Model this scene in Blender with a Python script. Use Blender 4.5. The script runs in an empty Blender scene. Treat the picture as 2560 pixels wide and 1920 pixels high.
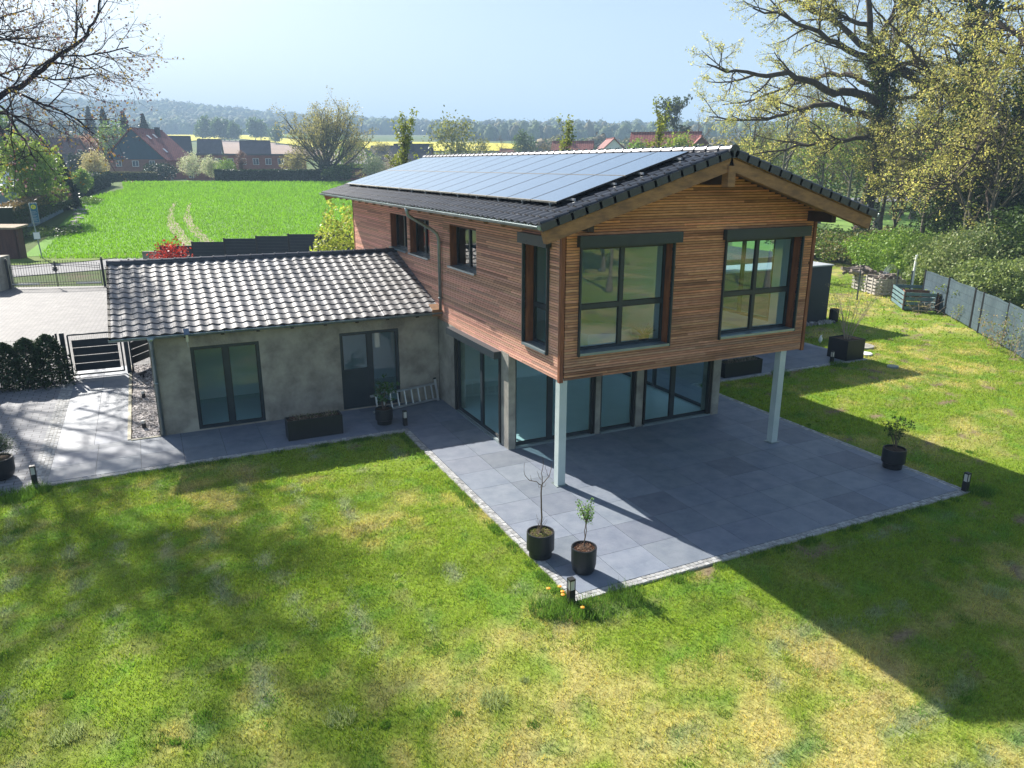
import bpy, math, random
import numpy as np
from mathutils import Vector, Matrix
R = math.radians
random.seed(7)
rng = np.random.default_rng(7)
# ------------------------------------------------------------------ camera, sky, sun, exposure
sc = bpy.context.scene
C = bpy.data.collections.new('place'); sc.collection.children.link(C)
CAM = np.array((-7.954, -14.054, 7.160))
YAW, PITCH, ROLL, FPX = 0.449, -0.283, 0.001, 1882.2
def cam_axes():
    cy, sy, cp, sp = math.cos(YAW), math.sin(YAW), math.cos(PITCH), math.sin(PITCH)
    f = np.array([sy*cp, cy*cp, sp]); r = np.array([cy, -sy, 0.]); u = np.cross(r, f)
    cr, sr = math.cos(ROLL), math.sin(ROLL)
    return cr*r+sr*u, -sr*r+cr*u, f
AX = cam_axes()
cd = bpy.data.cameras.new('camera'); cam = bpy.data.objects.new('camera', cd); C.objects.link(cam)
cam.matrix_world = Matrix(((AX[0][0], AX[1][0], -AX[2][0], CAM[0]), (AX[0][1], AX[1][1], -AX[2][1], CAM[1]),
                           (AX[0][2], AX[1][2], -AX[2][2], CAM[2]), (0, 0, 0, 1)))
cd.sensor_width = 36; cd.lens = FPX/2560*36; cd.clip_start = .1; cd.clip_end = 9000
sc.camera = cam
SUN_EL, SUN_AZ = R(35.9), R(-15.7)          # azimuth from +Y towards +X
w = bpy.data.worlds.new('World'); sc.world = w; w.use_nodes = True
nt = w.node_tree; bg = nt.nodes['Background']
sky = nt.nodes.new('ShaderNodeTexSky'); sky.sky_type = 'NISHITA'; sky.sun_disc = False
sky.sun_elevation = SUN_EL; sky.sun_rotation = SUN_AZ; sky.air_density = 1.0; sky.dust_density = 1.8; sky.ozone_density = 1.6
nt.links.new(sky.outputs[0], bg.inputs[0]); bg.inputs[1].default_value = .053
sl = bpy.data.lights.new('sun', 'SUN'); sun = bpy.data.objects.new('sun', sl); C.objects.link(sun)
sl.energy = 5.0; sl.angle = R(.53); sl.color = (1, .945, .86)
sd = Vector((math.sin(SUN_AZ)*math.cos(SUN_EL), math.cos(SUN_AZ)*math.cos(SUN_EL), math.sin(SUN_EL)))
sun.rotation_euler = sd.to_track_quat('Z', 'Y').to_euler(); sun.location = sd*60
sc.view_settings.view_transform = 'Standard'; sc.view_settings.look = 'None'
sc.view_settings.exposure = 1.5; sc.view_settings.gamma = 1
sc.cycles.max_bounces = 8; sc.cycles.transparent_max_bounces = 14; sc.cycles.volume_bounces = 0
sc.cycles.use_denoising = True; sc.cycles.caustics_reflective = False; sc.cycles.caustics_refractive = False
sc.cycles.sample_clamp_indirect = 6

# ------------------------------------------------------------------ terrain maths
FH = np.array((math.sin(YAW), math.cos(YAW))); RH = np.array((math.cos(YAW), -math.sin(YAW)))
def ray(u, v): return AX[0]*(u-1280)/FPX + AX[1]*(960-v)/FPX + AX[2]
def tau(u):
    r = ray(u, 413); return (r[:2]@RH)/(r[:2]@FH)
def zat(u, v, s):
    r = ray(u, v); return CAM[2] + r[2]*s/(r[:2]@FH)
HU = [-700, 200, 450, 560, 700, 870, 1000, 1210, 1500, 1900, 2300, 3000]
HV = [275, 262, 267, 281, 297, 307, 312, 328, 343, 350, 336, 330]
HT = np.array([tau(a) for a in HU]); HZ = np.array([zat(a, b, 1500)-8 for a, b in zip(HU, HV)])
BS = [-500, 62, 110, 150, 180, 220, 300, 450, 700, 900, 1500, 2600]; BZ = [0, 0, 2.3, 3.95, 3.75, 5.0, 11, 17.5, 31, 40, 40, 40]
def sm(x, a, b):
    t = np.clip((x-a)/(b-a), 0, 1); return t*t*(3-2*t)
def Hsl(s, l):
    s = np.asarray(s, float); l = np.asarray(l, float)
    b = np.interp(s, BS, BZ)
    t = l/np.maximum(s, 50)
    h = np.interp(t, HT, HZ)
    return b + (h-40)*sm(s, 880, 1500)
def H(x, y):
    dx, dy = np.asarray(x, float)-CAM[0], np.asarray(y, float)-CAM[1]
    return Hsl(dx*FH[0]+dy*FH[1], dx*RH[0]+dy*RH[1])
def SL(s, l): return CAM[0]+FH[0]*s+RH[0]*l, CAM[1]+FH[1]*s+RH[1]*l
def P(u, s):                      # ground point at distance s in the direction of column u
    x, y = SL(s, tau(u)*s); return (float(x), float(y), float(H(x, y)))
def at(u, v):                     # where the sight line meets the ground
    r = ray(u, v); t = -CAM[2]/r[2] if r[2] < 0 else 1e9
    p = CAM+r*t
    if t > 0 and (p[:2]-CAM[:2])@FH < 62: return (float(p[0]), float(p[1]), 0.)
    t = 40.
    while t < 2500:
        p = CAM+r*t
        if p[2] < H(p[0], p[1]): break
        t *= 1.004
    return (float(p[0]), float(p[1]), float(H(p[0], p[1])))
def dist(p): return float((np.array(p[:2])-CAM[:2])@FH)

# ------------------------------------------------------------------ value noise for plant and lawn colours
_T = rng.random((257, 257))
def vn(x, y):
    xi = np.floor(x).astype(int); yi = np.floor(y).astype(int); fx = x-xi; fy = y-yi
    fx = fx*fx*(3-2*fx); fy = fy*fy*(3-2*fy); a = xi % 256; b = yi % 256
    return (_T[a, b]*(1-fx)+_T[a+1, b]*fx)*(1-fy)+(_T[a, b+1]*(1-fx)+_T[a+1, b+1]*fx)*fy
def fbm(x, y, o=4):
    x = np.asarray(x, float); y = np.asarray(y, float); r = 0; a = .5; n = 0
    for i in range(o): r = r+a*vn(x+i*17.3, y+i*9.1); n += a; x = x*2.03; y = y*2.03; a *= .5
    return r/n

# ------------------------------------------------------------------ mesh helpers
BASE = {}
def wbase(o): return BASE.get(o.name, (0, 0, 0)) if o else (0, 0, 0)
def tag(o, label=None, cat=None, group=None, kind=None):
    if label: o['label'] = label
    if cat: o['category'] = cat
    if group: o['group'] = group
    if kind: o['kind'] = kind
    return o
def thing(name, label, cat, loc=(0, 0, 0), group=None):
    o = bpy.data.objects.new(name, None); C.objects.link(o); o.location = loc; o.empty_display_size = .2
    BASE[o.name] = tuple(loc); return tag(o, label, cat, group)
def mk(name, V, F, mat, parent=None, col=None, smooth=False, base=None, uv=None):
    """one mesh object from arrays; F is an (n,3|4) array or a list of index tuples"""
    V = np.asarray(V, float).reshape(-1, 3)
    b = np.array(wbase(parent)) if parent else np.array(base if base is not None else (0, 0, 0))
    V = V-b
    me = bpy.data.meshes.new(name)
    if isinstance(F, np.ndarray):
        n, k = F.shape; li = F.ravel(); ls = np.arange(0, n*k, k); lt = np.full(n, k)
    else:
        n = len(F); lt = np.array([len(f) for f in F]); li = np.array([i for f in F for i in f]); ls = np.concatenate(([0], np.cumsum(lt)[:-1]))
    me.vertices.add(len(V)); me.vertices.foreach_set('co', V.ravel())
    me.loops.add(len(li)); me.loops.foreach_set('vertex_index', li.astype(np.int32))
    me.polygons.add(n); me.polygons.foreach_set('loop_start', ls.astype(np.int32)); me.polygons.foreach_set('loop_total', lt.astype(np.int32))
    me.polygons.foreach_set('use_smooth', np.full(n, bool(smooth)))
    if col is not None:
        col = np.asarray(col, float)
        at_ = me.attributes.new('col', 'FLOAT_COLOR', 'FACE' if len(col) == n else 'POINT')
        at_.data.foreach_set('color', np.concatenate((col, np.ones((len(col), 1))), 1).ravel())
    me.update(calc_edges=True); me.validate()
    if mat: me.materials.append(mat)
    o = bpy.data.objects.new(name, me); C.objects.link(o)
    o.location = (0, 0, 0) if parent else tuple(b)
    o.parent = parent; BASE[o.name] = tuple(b)
    return o
class MB:
    def __init__(s): s.v = []; s.f = []; s.c = []; s.usecol = False
    def add(s, vs, fs, col=None):
        b = len(s.v); s.v += [tuple(p) for p in vs]; s.f += [tuple(i+b for i in f) for f in fs]
        if col is not None: s.usecol = True
        s.c += [col or (1, 1, 1)]*len(fs); return s
    def box(s, x0, y0, z0, x1, y1, z1, col=None):
        v = [(x, y, z) for z in (z0, z1) for y in (y0, y1) for x in (x0, x1)]
        return s.add(v, [(0, 2, 3, 1), (4, 5, 7, 6), (0, 1, 5, 4), (2, 6, 7, 3), (0, 4, 6, 2), (1, 3, 7, 5)], col)
    def obox(s, c, ax, ay, az, hx, hy, hz, col=None):
        c = np.array(c, float); ax, ay, az = (np.array(a, float) for a in (ax, ay, az))
        v = [c+ax*hx*i+ay*hy*j+az*hz*k for k in (-1, 1) for j in (-1, 1) for i in (-1, 1)]
        return s.add(v, [(0, 2, 3, 1), (4, 5, 7, 6), (0, 1, 5, 4), (2, 6, 7, 3), (0, 4, 6, 2), (1, 3, 7, 5)], col)
    def beam(s, p, q, w, h, col=None):      # bar from p to q, h measured upward
        p, q = np.array(p, float), np.array(q, float); d = q-p; L = np.linalg.norm(d); d /= L
        up = np.array((0, 0, 1.)) if abs(d[2]) < .95 else np.array((0, 1., 0))
        sd_ = np.cross(d, up); sd_ /= np.linalg.norm(sd_); up = np.cross(sd_, d)
        return s.obox((p+q)/2, d, sd_, up, L/2, w/2, h/2, col)
    def quad(s, a, b, c, d, col=None): return s.add([a, b, c, d], [(0, 1, 2, 3)], col)
    def prism(s, poly, z0, z1, col=None):
        n = len(poly); v = [(x, y, z0) for x, y in poly]+[(x, y, z1) for x, y in poly]
        return s.add(v, [tuple(range(n))[::-1], tuple(range(n, 2*n))]+[(i, (i+1) % n, n+(i+1) % n, n+i) for i in range(n)], col)
    def tube(s, pts, rad, k=6, col=None, cap=True):
        pts = [np.array(p, float) for p in pts]; n = len(pts)
        if not hasattr(rad, '__len__'): rad = [rad]*n
        vs = []; ref = None
        for i in range(n):
            d = pts[min(i+1, n-1)]-pts[max(i-1, 0)]; L = np.linalg.norm(d); d = d/L if L > 1e-9 else np.array((0, 0, 1.))
            if ref is None: ref = np.array((1., 0, 0)) if abs(d[0]) < .8 else np.array((0, 1., 0))
            a = ref-d*(ref@d); a /= np.linalg.norm(a)+1e-12; ref = a; b = np.cross(d, a)
            for j in range(k):
                t = 2*math.pi*j/k; vs.append(pts[i]+(a*math.cos(t)+b*math.sin(t))*rad[i])
        fs = [(i*k+j, i*k+(j+1) % k, (i+1)*k+(j+1) % k, (i+1)*k+j) for i in range(n-1) for j in range(k)]
        if cap: fs += [tuple(range(k))[::-1], tuple((n-1)*k+j for j in range(k))]
        return s.add(vs, fs, col)
    def lathe(s, c, prof, k=24, col=None):  # prof: (r,z) list
        vs = []
        for r, z in prof:
            for j in range(k): t = 2*math.pi*j/k; vs.append((c[0]+r*math.cos(t), c[1]+r*math.sin(t), c[2]+z))
        n = len(prof)
        fs = [(i*k+j, i*k+(j+1) % k, (i+1)*k+(j+1) % k, (i+1)*k+j) for i in range(n-1) for j in range(k)]
        fs += [tuple(range(k))[::-1], tuple((n-1)*k+j for j in range(k))]
        return s.add(vs, fs, col)
    def build(s, name, mat, parent=None, smooth=False, base=None):
        return mk(name, s.v, s.f, mat, parent, s.c if s.usecol else None, smooth, base)
def copy_tree(o, parent=None, loc=None, rz=0, scale=None):
    c = o.copy(); C.objects.link(c); c.parent = parent
    for ch in list(o.children): copy_tree(ch, c)
    if loc is not None: c.location = loc; c.rotation_euler[2] = rz
    if scale: c.scale = scale if hasattr(scale, '__len__') else (scale,)*3
    return c

# ------------------------------------------------------------------ materials
def mat(name, c=(.5, .5, .5), c2=None, scale=3., rough=.6, spec=.5, metal=0., bump=0., bscale=None, attr=False, detail=6,
        stretch=(1, 1, 1), contrast=(.35, .65), c3=None, s3=.6, k3=(.55, .7), coat=0.):
    m = bpy.data.materials.new(name); m.use_nodes = True; n = m.node_tree; N = n.nodes; Lk = n.links.new
    b = N['Principled BSDF']; b.inputs['Roughness'].default_value = rough; b.inputs['Specular IOR Level'].default_value = spec
    b.inputs['Metallic'].default_value = metal; b.inputs['Coat Weight'].default_value = coat
    tc = N.new('ShaderNodeTexCoord'); mp = N.new('ShaderNodeMapping'); mp.inputs['Scale'].default_value = stretch
    Lk(tc.outputs['Object'], mp.inputs[0])
    def noise(sc_, det=detail, rg=.6):
        t = N.new('ShaderNodeTexNoise'); t.inputs['Scale'].default_value = sc_; t.inputs['Detail'].default_value = det
        t.inputs['Roughness'].default_value = rg; Lk(mp.outputs[0], t.inputs['Vector']); return t.outputs['Fac']
    def rmp(src, a, b_):
        r = N.new('ShaderNodeMapRange'); r.inputs[1].default_value = a; r.inputs[2].default_value = b_; Lk(src, r.inputs[0]); return r.outputs[0]
    def mix(f, A, B, mode='MIX'):
        x = N.new('ShaderNodeMix'); x.data_type = 'RGBA'; x.blend_type = mode
        for sck, val in ((x.inputs[0], f), (x.inputs[6], A), (x.inputs[7], B)):
            if isinstance(val, (tuple, list)): sck.default_value = (*val, 1)
            elif isinstance(val, (int, float)): sck.default_value = val
            else: Lk(val, sck)
        return x.outputs[2]
    out = c
    if c2 is not None: out = mix(rmp(noise(scale), *contrast), c, c2)
    if c3 is not None: out = mix(rmp(noise(s3, 4), *k3), out, c3)
    if attr:
        a = N.new('ShaderNodeAttribute'); a.attribute_name = 'col'
        out = mix(1.0, a.outputs['Color'], out, 'MULTIPLY')
    if isinstance(out, tuple): b.inputs['Base Color'].default_value = (*out, 1)
    else: Lk(out, b.inputs['Base Color'])
    if bump:
        bp = N.new('ShaderNodeBump'); bp.inputs['Strength'].default_value = bump; bp.inputs['Distance'].default_value = .02
        Lk(noise(bscale or scale*4), bp.inputs['Height']); Lk(bp.outputs[0], b.inputs['Normal'])
    return m
def leaf_mat(name, tr=.45, rough=.5):
    m = bpy.data.materials.new(name); m.use_nodes = True; n = m.node_tree; N = n.nodes; Lk = n.links.new
    b = N['Principled BSDF']; b.inputs['Roughness'].default_value = rough; b.inputs['Specular IOR Level'].default_value = .25
    a = N.new('ShaderNodeAttribute'); a.attribute_name = 'col'; Lk(a.outputs['Color'], b.inputs['Base Color'])
    t = N.new('ShaderNodeBsdfTranslucent')
    br = N.new('ShaderNodeMix'); br.data_type = 'RGBA'; br.blend_type = 'MULTIPLY'; br.inputs[0].default_value = 1
    Lk(a.outputs['Color'], br.inputs[6]); br.inputs[7].default_value = (1.2, 1.2, .85, 1); Lk(br.outputs[2], t.inputs['Color'])
    x = N.new('ShaderNodeMixShader'); x.inputs[0].default_value = tr
    Lk(b.outputs[0], x.inputs[1]); Lk(t.outputs[0], x.inputs[2]); Lk(x.outputs[0], N['Material Output'].inputs[0])
    return m
def glass_mat(name, tint=(.6, .8, .8), refl=1.0, ior=1.9):
    m = bpy.data.materials.new(name); m.use_nodes = True; n = m.node_tree; N = n.nodes; Lk = n.links.new
    N.remove(N['Principled BSDF'])
    t = N.new('ShaderNodeBsdfTransparent'); t.inputs[0].default_value = (*tint, 1)
    g = N.new('ShaderNodeBsdfGlossy'); g.inputs['Roughness'].default_value = .015; g.inputs[0].default_value = (refl, refl, refl, 1)
    f = N.new('ShaderNodeFresnel'); ge = N.new('ShaderNodeNewGeometry'); mi = N.new('ShaderNodeMix'); mi.inputs[2].default_value = ior; mi.inputs[3].default_value = 1/ior; Lk(ge.outputs['Backfacing'], mi.inputs[0]); Lk(mi.outputs[0], f.inputs[0])  # same reflectance from both sides of the pane
    tc = N.new('ShaderNodeTexCoord'); no = N.new('ShaderNodeTexNoise'); no.inputs['Scale'].default_value = .9; no.inputs['Detail'].default_value = 1
    bp = N.new('ShaderNodeBump'); bp.inputs['Strength'].default_value = .06; bp.inputs['Distance'].default_value = .03
    Lk(tc.outputs['Object'], no.inputs['Vector']); Lk(no.outputs['Fac'], bp.inputs['Height']); Lk(bp.outputs[0], g.inputs['Normal'])
    x = N.new('ShaderNodeMixShader'); Lk(f.outputs[0], x.inputs[0]); Lk(t.outputs[0], x.inputs[1]); Lk(g.outputs[0], x.inputs[2])
    Lk(x.outputs[0], N['Material Output'].inputs[0]); return m
def brick_mat(name, c1, c2, mortar, bw, bh, mort=.008, rot=0., rough=.7, offset=.5, bump=.3, noise_c=None, spec=.2, vert=False):
    m = bpy.data.materials.new(name); m.use_nodes = True; n = m.node_tree; N = n.nodes; Lk = n.links.new
    b = N['Principled BSDF']; b.inputs['Roughness'].default_value = rough; b.inputs['Specular IOR Level'].default_value = spec
    tc = N.new('ShaderNodeTexCoord'); mp = N.new('ShaderNodeMapping'); mp.inputs['Rotation'].default_value = (0, 0, rot)
    if vert:
        sx = N.new('ShaderNodeSeparateXYZ'); cx = N.new('ShaderNodeCombineXYZ'); ad = N.new('ShaderNodeMath')
        Lk(tc.outputs['Object'], sx.inputs[0]); Lk(sx.outputs[0], ad.inputs[0]); Lk(sx.outputs[1], ad.inputs[1])
        Lk(ad.outputs[0], cx.inputs[0]); Lk(sx.outputs[2], cx.inputs[1]); Lk(cx.outputs[0], mp.inputs[0])
    else: Lk(tc.outputs['Object'], mp.inputs[0])
    br = N.new('ShaderNodeTexBrick'); br.inputs['Scale'].default_value = 1; br.inputs['Brick Width'].default_value = bw; br.inputs['Row Height'].default_value = bh
    br.inputs['Mortar Size'].default_value = mort; br.inputs['Color1'].default_value = (*c1, 1); br.inputs['Color2'].default_value = (*c2, 1)
    br.inputs['Mortar'].default_value = (*mortar, 1); br.offset = offset; Lk(mp.outputs[0], br.inputs['Vector'])
    no = N.new('ShaderNodeTexNoise'); no.inputs['Scale'].default_value = 1.3; no.inputs['Detail'].default_value = 8; Lk(tc.outputs['Object'], no.inputs['Vector'])
    r = N.new('ShaderNodeMapRange'); r.inputs[1].default_value = .35; r.inputs[2].default_value = .68; Lk(no.outputs['Fac'], r.inputs[0])
    x = N.new('ShaderNodeMix'); x.data_type = 'RGBA'; x.blend_type = 'MULTIPLY'; Lk(r.outputs[0], x.inputs[0])
    Lk(br.outputs['Color'], x.inputs[6]); x.inputs[7].default_value = (*(noise_c or (.78, .78, .8)), 1); Lk(x.outputs[2], b.inputs['Base Color'])
    bp = N.new('ShaderNodeBump'); bp.inputs['Strength'].default_value = bump; bp.inputs['Distance'].default_value = .01; bp.invert = True
    Lk(br.outputs['Fac'], bp.inputs['Height']); Lk(bp.outputs[0], b.inputs['Normal']); return m
M = {}
M['wood'] = mat('larch', (1, 1, 1), (.66, .56, .5), 5, .72, .3, bump=.35, attr=True, stretch=(1, 1, 6), contrast=(.3, .75), c3=(.5, .45, .42), s3=.55, k3=(.5, .72))
M['woodx'] = mat('larch_side', (1, 1, 1), (.78, .7, .66), 5, .72, .3, bump=.35, attr=True, stretch=(1, 1, 6), contrast=(.3, .75))
M['trim'] = mat('larch_trim', (.30, .11, .05), (.16, .06, .035), 4, .6, .3, bump=.2, stretch=(3, 3, .5))
M['glulam'] = mat('beam_wood', (.36, .19, .085), (.20, .11, .06), 3, .7, .3, bump=.25, stretch=(1, .6, 3))
M['soffit'] = mat('soffit_wood', (.44, .24, .09), (.30, .16, .07), 3, .7, .3, bump=.2)
M['darkwood'] = mat('dark_wood', (.05, .025, .018), (.03, .017, .012), 3, .7)
M['back'] = mat('membrane', (.018, .014, .013), rough=.9)
M['conc'] = mat('concrete', (.43, .39, .32), (.235, .215, .18), 1.7, .85, .25, bump=.9, bscale=16, detail=10, c3=(.5, .46, .38), s3=.9, k3=(.5, .75))
M['concs'] = mat('pier_concrete', (.40, .38, .33), (.22, .21, .19), 2.2, .8, .35, bump=.5, bscale=14, detail=10)
M['anth'] = mat('anthracite', (.022, .034, .044), (.03, .043, .052), 2, .42, .5)
M['anth2'] = mat('anthracite_wall', (.017, .024, .034), (.024, .032, .042), .8, .6, .4)
M['black'] = mat('black_metal', (.012, .012, .014), (.02, .02, .022), 3, .5)
M['sill'] = mat('sill_metal', (.30, .36, .38), (.24, .30, .32), 2, .35, .5, metal=.4)
M['zinc'] = mat('zinc', (.36, .42, .42), (.24, .29, .30), 3, .38, .5, metal=.75)
M['alu'] = mat('aluminium', (.62, .64, .66), (.5, .52, .54), 3, .35, .5, metal=.7)
M['white'] = mat('white_plaster', (.85, .86, .86), (.80, .81, .81), 1, .8)
M['ceil'] = mat('ceiling', (.7, .7, .68), rough=.9)
M['floorin'] = mat('interior_floor', (.66, .76, .76), (.6, .7, .7), 1.2, .35)
M['column'] = mat('column_paint', (.56, .62, .60), (.44, .52, .51), 1.5, .55, .4, bump=.15)
M['glass'] = glass_mat('window_glass', (.68, .87, .90), 1.0, 2.2)
M['glassd'] = glass_mat('door_glass', (.74, .92, .94), .95, 1.7)
M['tile'] = mat('roof_tile', (.030, .034, .042), (.045, .048, .056), 3, .36, .5, attr=True, bump=.1, bscale=20)
M['tile2'] = mat('annex_tile', (.22, .215, .218), (.15, .148, .155), 4, .56, .25, attr=True, bump=.3, bscale=40, c3=(.19, .18, .17), s3=1.5)
M['ridge'] = mat('ridge_tile', (.05, .05, .06), (.035, .036, .045), 3, .33, .6)
M['pv'] = mat('pv_glass', (.07, .11, .165), (.078, .12, .175), .3, .22, 1.0, coat=.8)
M['pvf'] = mat('pv_frame', (.35, .33, .28), rough=.45, metal=.5)
M['tilef'] = mat('slate_tile', (.212, .238, .282), (.15, .178, .225), 2.2, .55, .35, attr=True, detail=9, bump=.25, bscale=18, c3=(.205, .235, .275), s3=3.5, k3=(.5, .72))
M['joint'] = mat('joint', (.04, .04, .045), rough=.9)
M['cobble'] = mat('cobble_stone', (.42, .42, .41), (.30, .31, .32), 14, .75, .3, attr=True, bump=.5, bscale=40)
M['mortar'] = mat('mortar', (.46, .44, .39), (.36, .34, .30), 6, .9)
M['drive'] = brick_mat('driveway_pavers', (.21, .205, .20), (.165, .162, .165), (.06, .058, .056), .24, .16, .012, R(40), .7)
M['pavl'] = brick_mat('walk_pavers', (.27, .275, .29), (.21, .22, .24), (.07, .07, .08), .40, .20, .010, 0, .7)
M['road'] = mat('asphalt', (.20, .20, .205), (.16, .16, .165), 3, .85, .3, bump=.3, bscale=60)
M['gravel'] = mat('gravel_stone', (.5, .48, .46), (.3, .28, .28), 9, .8, .3, attr=True)
M['soil'] = mat('soil', (.09, .06, .04), (.05, .035, .025), 8, .95, .2, bump=.8, bscale=30)
M['bark'] = mat('bark', (.10, .075, .055), (.045, .035, .028), 6, .9, .2, bump=.8, bscale=12, stretch=(1, 1, .35))
M['barkp'] = mat('bark_dark', (.045, .035, .04), (.03, .024, .028), 5, .9, .2, bump=.5)
M['barkg'] = mat('bark_grey', (.16, .14, .10), (.08, .07, .055), 5, .9, .2, bump=.6)
M['leaf'] = leaf_mat('foliage')
M['leafd'] = leaf_mat('foliage_dense', .25); M['woodl'] = leaf_mat('forest', .0, .9)
M['leafo'] = leaf_mat('oak_leaves', .6); M['grass'] = leaf_mat('grass_blades', .5, .6)
M['white_p'] = mat('white_paint', (.75, .75, .75), rough=.5)
M['lamp'] = mat('frosted_glass', (.62, .60, .55), rough=.3)
# ------------------------------------------------------------------ THE HOUSE
W_, L_, H1, HT_, SLOPE, ZE, OE, OG, XR = 7.27, 17.6, 2.6, 5.83, .3072, 6.02, 1.0, .98, 3.59
ZR = ZE+SLOPE*(XR+OE)
house = thing('house', 'modern house with larch clad upper storey on posts, solar roof and low grey tiled annex', 'house')
def rects(u0, u1, v0, v1, holes):
    us = sorted({u0, u1, *[h[0] for h in holes], *[h[1] for h in holes]}); vs = sorted({v0, v1, *[h[2] for h in holes], *[h[3] for h in holes]})
    out = []
    for a, b in zip(us, us[1:]):
        run = None
        for c, d in zip(vs, vs[1:]):
            m = ((a+b)/2, (c+d)/2)
            if any(h[0] < m[0] < h[1] and h[2] < m[1] < h[3] for h in holes):
                if run: out.append((a, b, *run)); run = None
            else: run = (run[0], d) if run else (c, d)
        if run: out.append((a, b, *run))
    return out
roofz = lambda x: ZE+SLOPE*(x+OE) if x < XR else ZE+SLOPE*(2*XR+OE-x)
BW = (.449, 2.876, 3.12, 5.47); BW2 = (4.42, 6.83, 3.12, 5.47)
gh = [BW, BW2]
lh = [(.55, 1.72, 3.08, 5.45), (4.62, 6.6, 4.34, 5.52), (8.3, 10.25, 4.35, 5.54), (10.5, 12.4, 4.35, 5.55)]
# walls behind the cladding
m = MB(); k = MB()
poly = [(.05, HT_), (W_-.05, HT_), (W_-.05, roofz(W_)-.2), (XR, ZR-.22), (.05, roofz(0)-.2)]
for a, b, c, d in rects(.05, W_-.05, H1, HT_, gh): m.box(a, .03, c, b, .28, d); k.box(a, .018, c, b, .028, d)
poly = [(.05, HT_), (W_-.05, HT_), (W_-.05, roofz(W_)-.2), (XR, ZR-.22), (.05, roofz(0)-.2)]
def gable(mb, y0, y1):
    n = len(poly); mb.add([(x, y0, z) for x, z in poly]+[(x, y1, z) for x, z in poly],
                          [tuple(range(n)), tuple(range(n, 2*n))[::-1]]+[(i, n+i, n+(i+1) % n, (i+1) % n) for i in range(n)])
gable(m, .03, .28); gable(k, .018, .028)
for a, b, c, d in rects(.3, L_-.05, H1, HT_+.25, lh): m.box(.03, a, c, .28, b, d); k.box(.018, a, c, .028, b, d)
[m.box(W_-.28, a, c, W_-.03, b, d) for a, b, c, d in rects(.3, L_-.05, H1, HT_+.2, [(1., 4.6, 3.1, 5.5)])]; m.box(.05, L_-.25, H1, W_-.05, L_-.03, HT_); gable(m, L_-.25, L_-.03)  # hole in the unseen right wall is added to let sky light in
# inner rooms, floors, ceilings
m.box(.3, 5.2, H1+.16, W_-.3, 5.3, 6.0); m.box(3.55, .3, H1+.16, 3.65, 5.2, 6.0)
m.build('upper_wall', M['white'], house); k.build('wall_membrane', M['back'], house)
MB().box(.02, .02, H1-.02, W_-.02, L_-.02, H1+.15).build('upper_floor_slab', M['concs'], house)
MB().box(.29, .29, H1+.151, W_-.29, 10, H1+.16).build('interior_floor', M['floorin'], house)
MB().box(.05, .3, 5.9, W_-.05, L_-.3, 5.98).build('ceiling', M['ceil'], house)
# cladding
def boards(mb, u0, u1, v0, v1, holes, place, clip=None, palette=None):
    z = v0
    while z < v1-.02:
        a, b = (u0, u1) if clip is None else clip(z+.05)
        if b-a > .05:
            segs = [(a, b)]
            for h in holes:
                if h[2]-.03 < z+.022 < h[3]+.01:
                    ns = []
                    for s0, s1 in segs:
                        if h[1] <= s0 or h[0] >= s1: ns.append((s0, s1))
                        else:
                            if h[0] > s0: ns.append((s0, h[0]))
                            if h[1] < s1: ns.append((h[1], s1))
                    segs = ns
            x = a-random.random()*3; brk = []
            while x < b: brk.append(x); x += random.uniform(1.6, 4.2)
            brk.append(b+1)
            for s0, s1 in segs:
                for p, q_ in zip(brk, brk[1:]):
                    e0, e1 = max(p+.0015, s0), min(q_-.0015, s1)
                    if e1-e0 > .03: place(mb, e0, e1, z, palette(z, (e0+e1)/2))
        z += .06
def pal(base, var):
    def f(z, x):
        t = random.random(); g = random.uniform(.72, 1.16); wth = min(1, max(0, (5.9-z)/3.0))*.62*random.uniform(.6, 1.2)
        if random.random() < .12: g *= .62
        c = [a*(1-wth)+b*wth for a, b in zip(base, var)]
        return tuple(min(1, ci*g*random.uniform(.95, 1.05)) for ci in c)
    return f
m = MB()
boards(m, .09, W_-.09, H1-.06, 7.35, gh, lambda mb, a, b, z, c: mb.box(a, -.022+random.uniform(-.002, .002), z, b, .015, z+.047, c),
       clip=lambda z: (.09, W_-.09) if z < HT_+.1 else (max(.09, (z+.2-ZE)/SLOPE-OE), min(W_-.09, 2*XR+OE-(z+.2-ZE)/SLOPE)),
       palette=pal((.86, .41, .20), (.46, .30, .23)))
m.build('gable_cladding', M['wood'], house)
m = MB()
boards(m, .07, L_-.06, H1-.06, HT_+.22, lh, lambda mb, a, b, z, c: mb.box(-.022+random.uniform(-.002, .002), a, z, .015, b, z+.046, c),
       palette=pal((.92, .48, .34), (.86, .51, .39)))
m.build('side_cladding', M['woodx'], house)
for x0, x1, y0, y1 in ((-.035, .06, -.035, .055), (W_-.06, W_+.03, -.035, .05), (-.035, .05, L_-.05, L_+.03)):
    MB().box(x0, y0, H1-.1, x1, y1, HT_+(.0 if y0 < 1 else .1)).build('corner_board', M['trim'], house)
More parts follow.
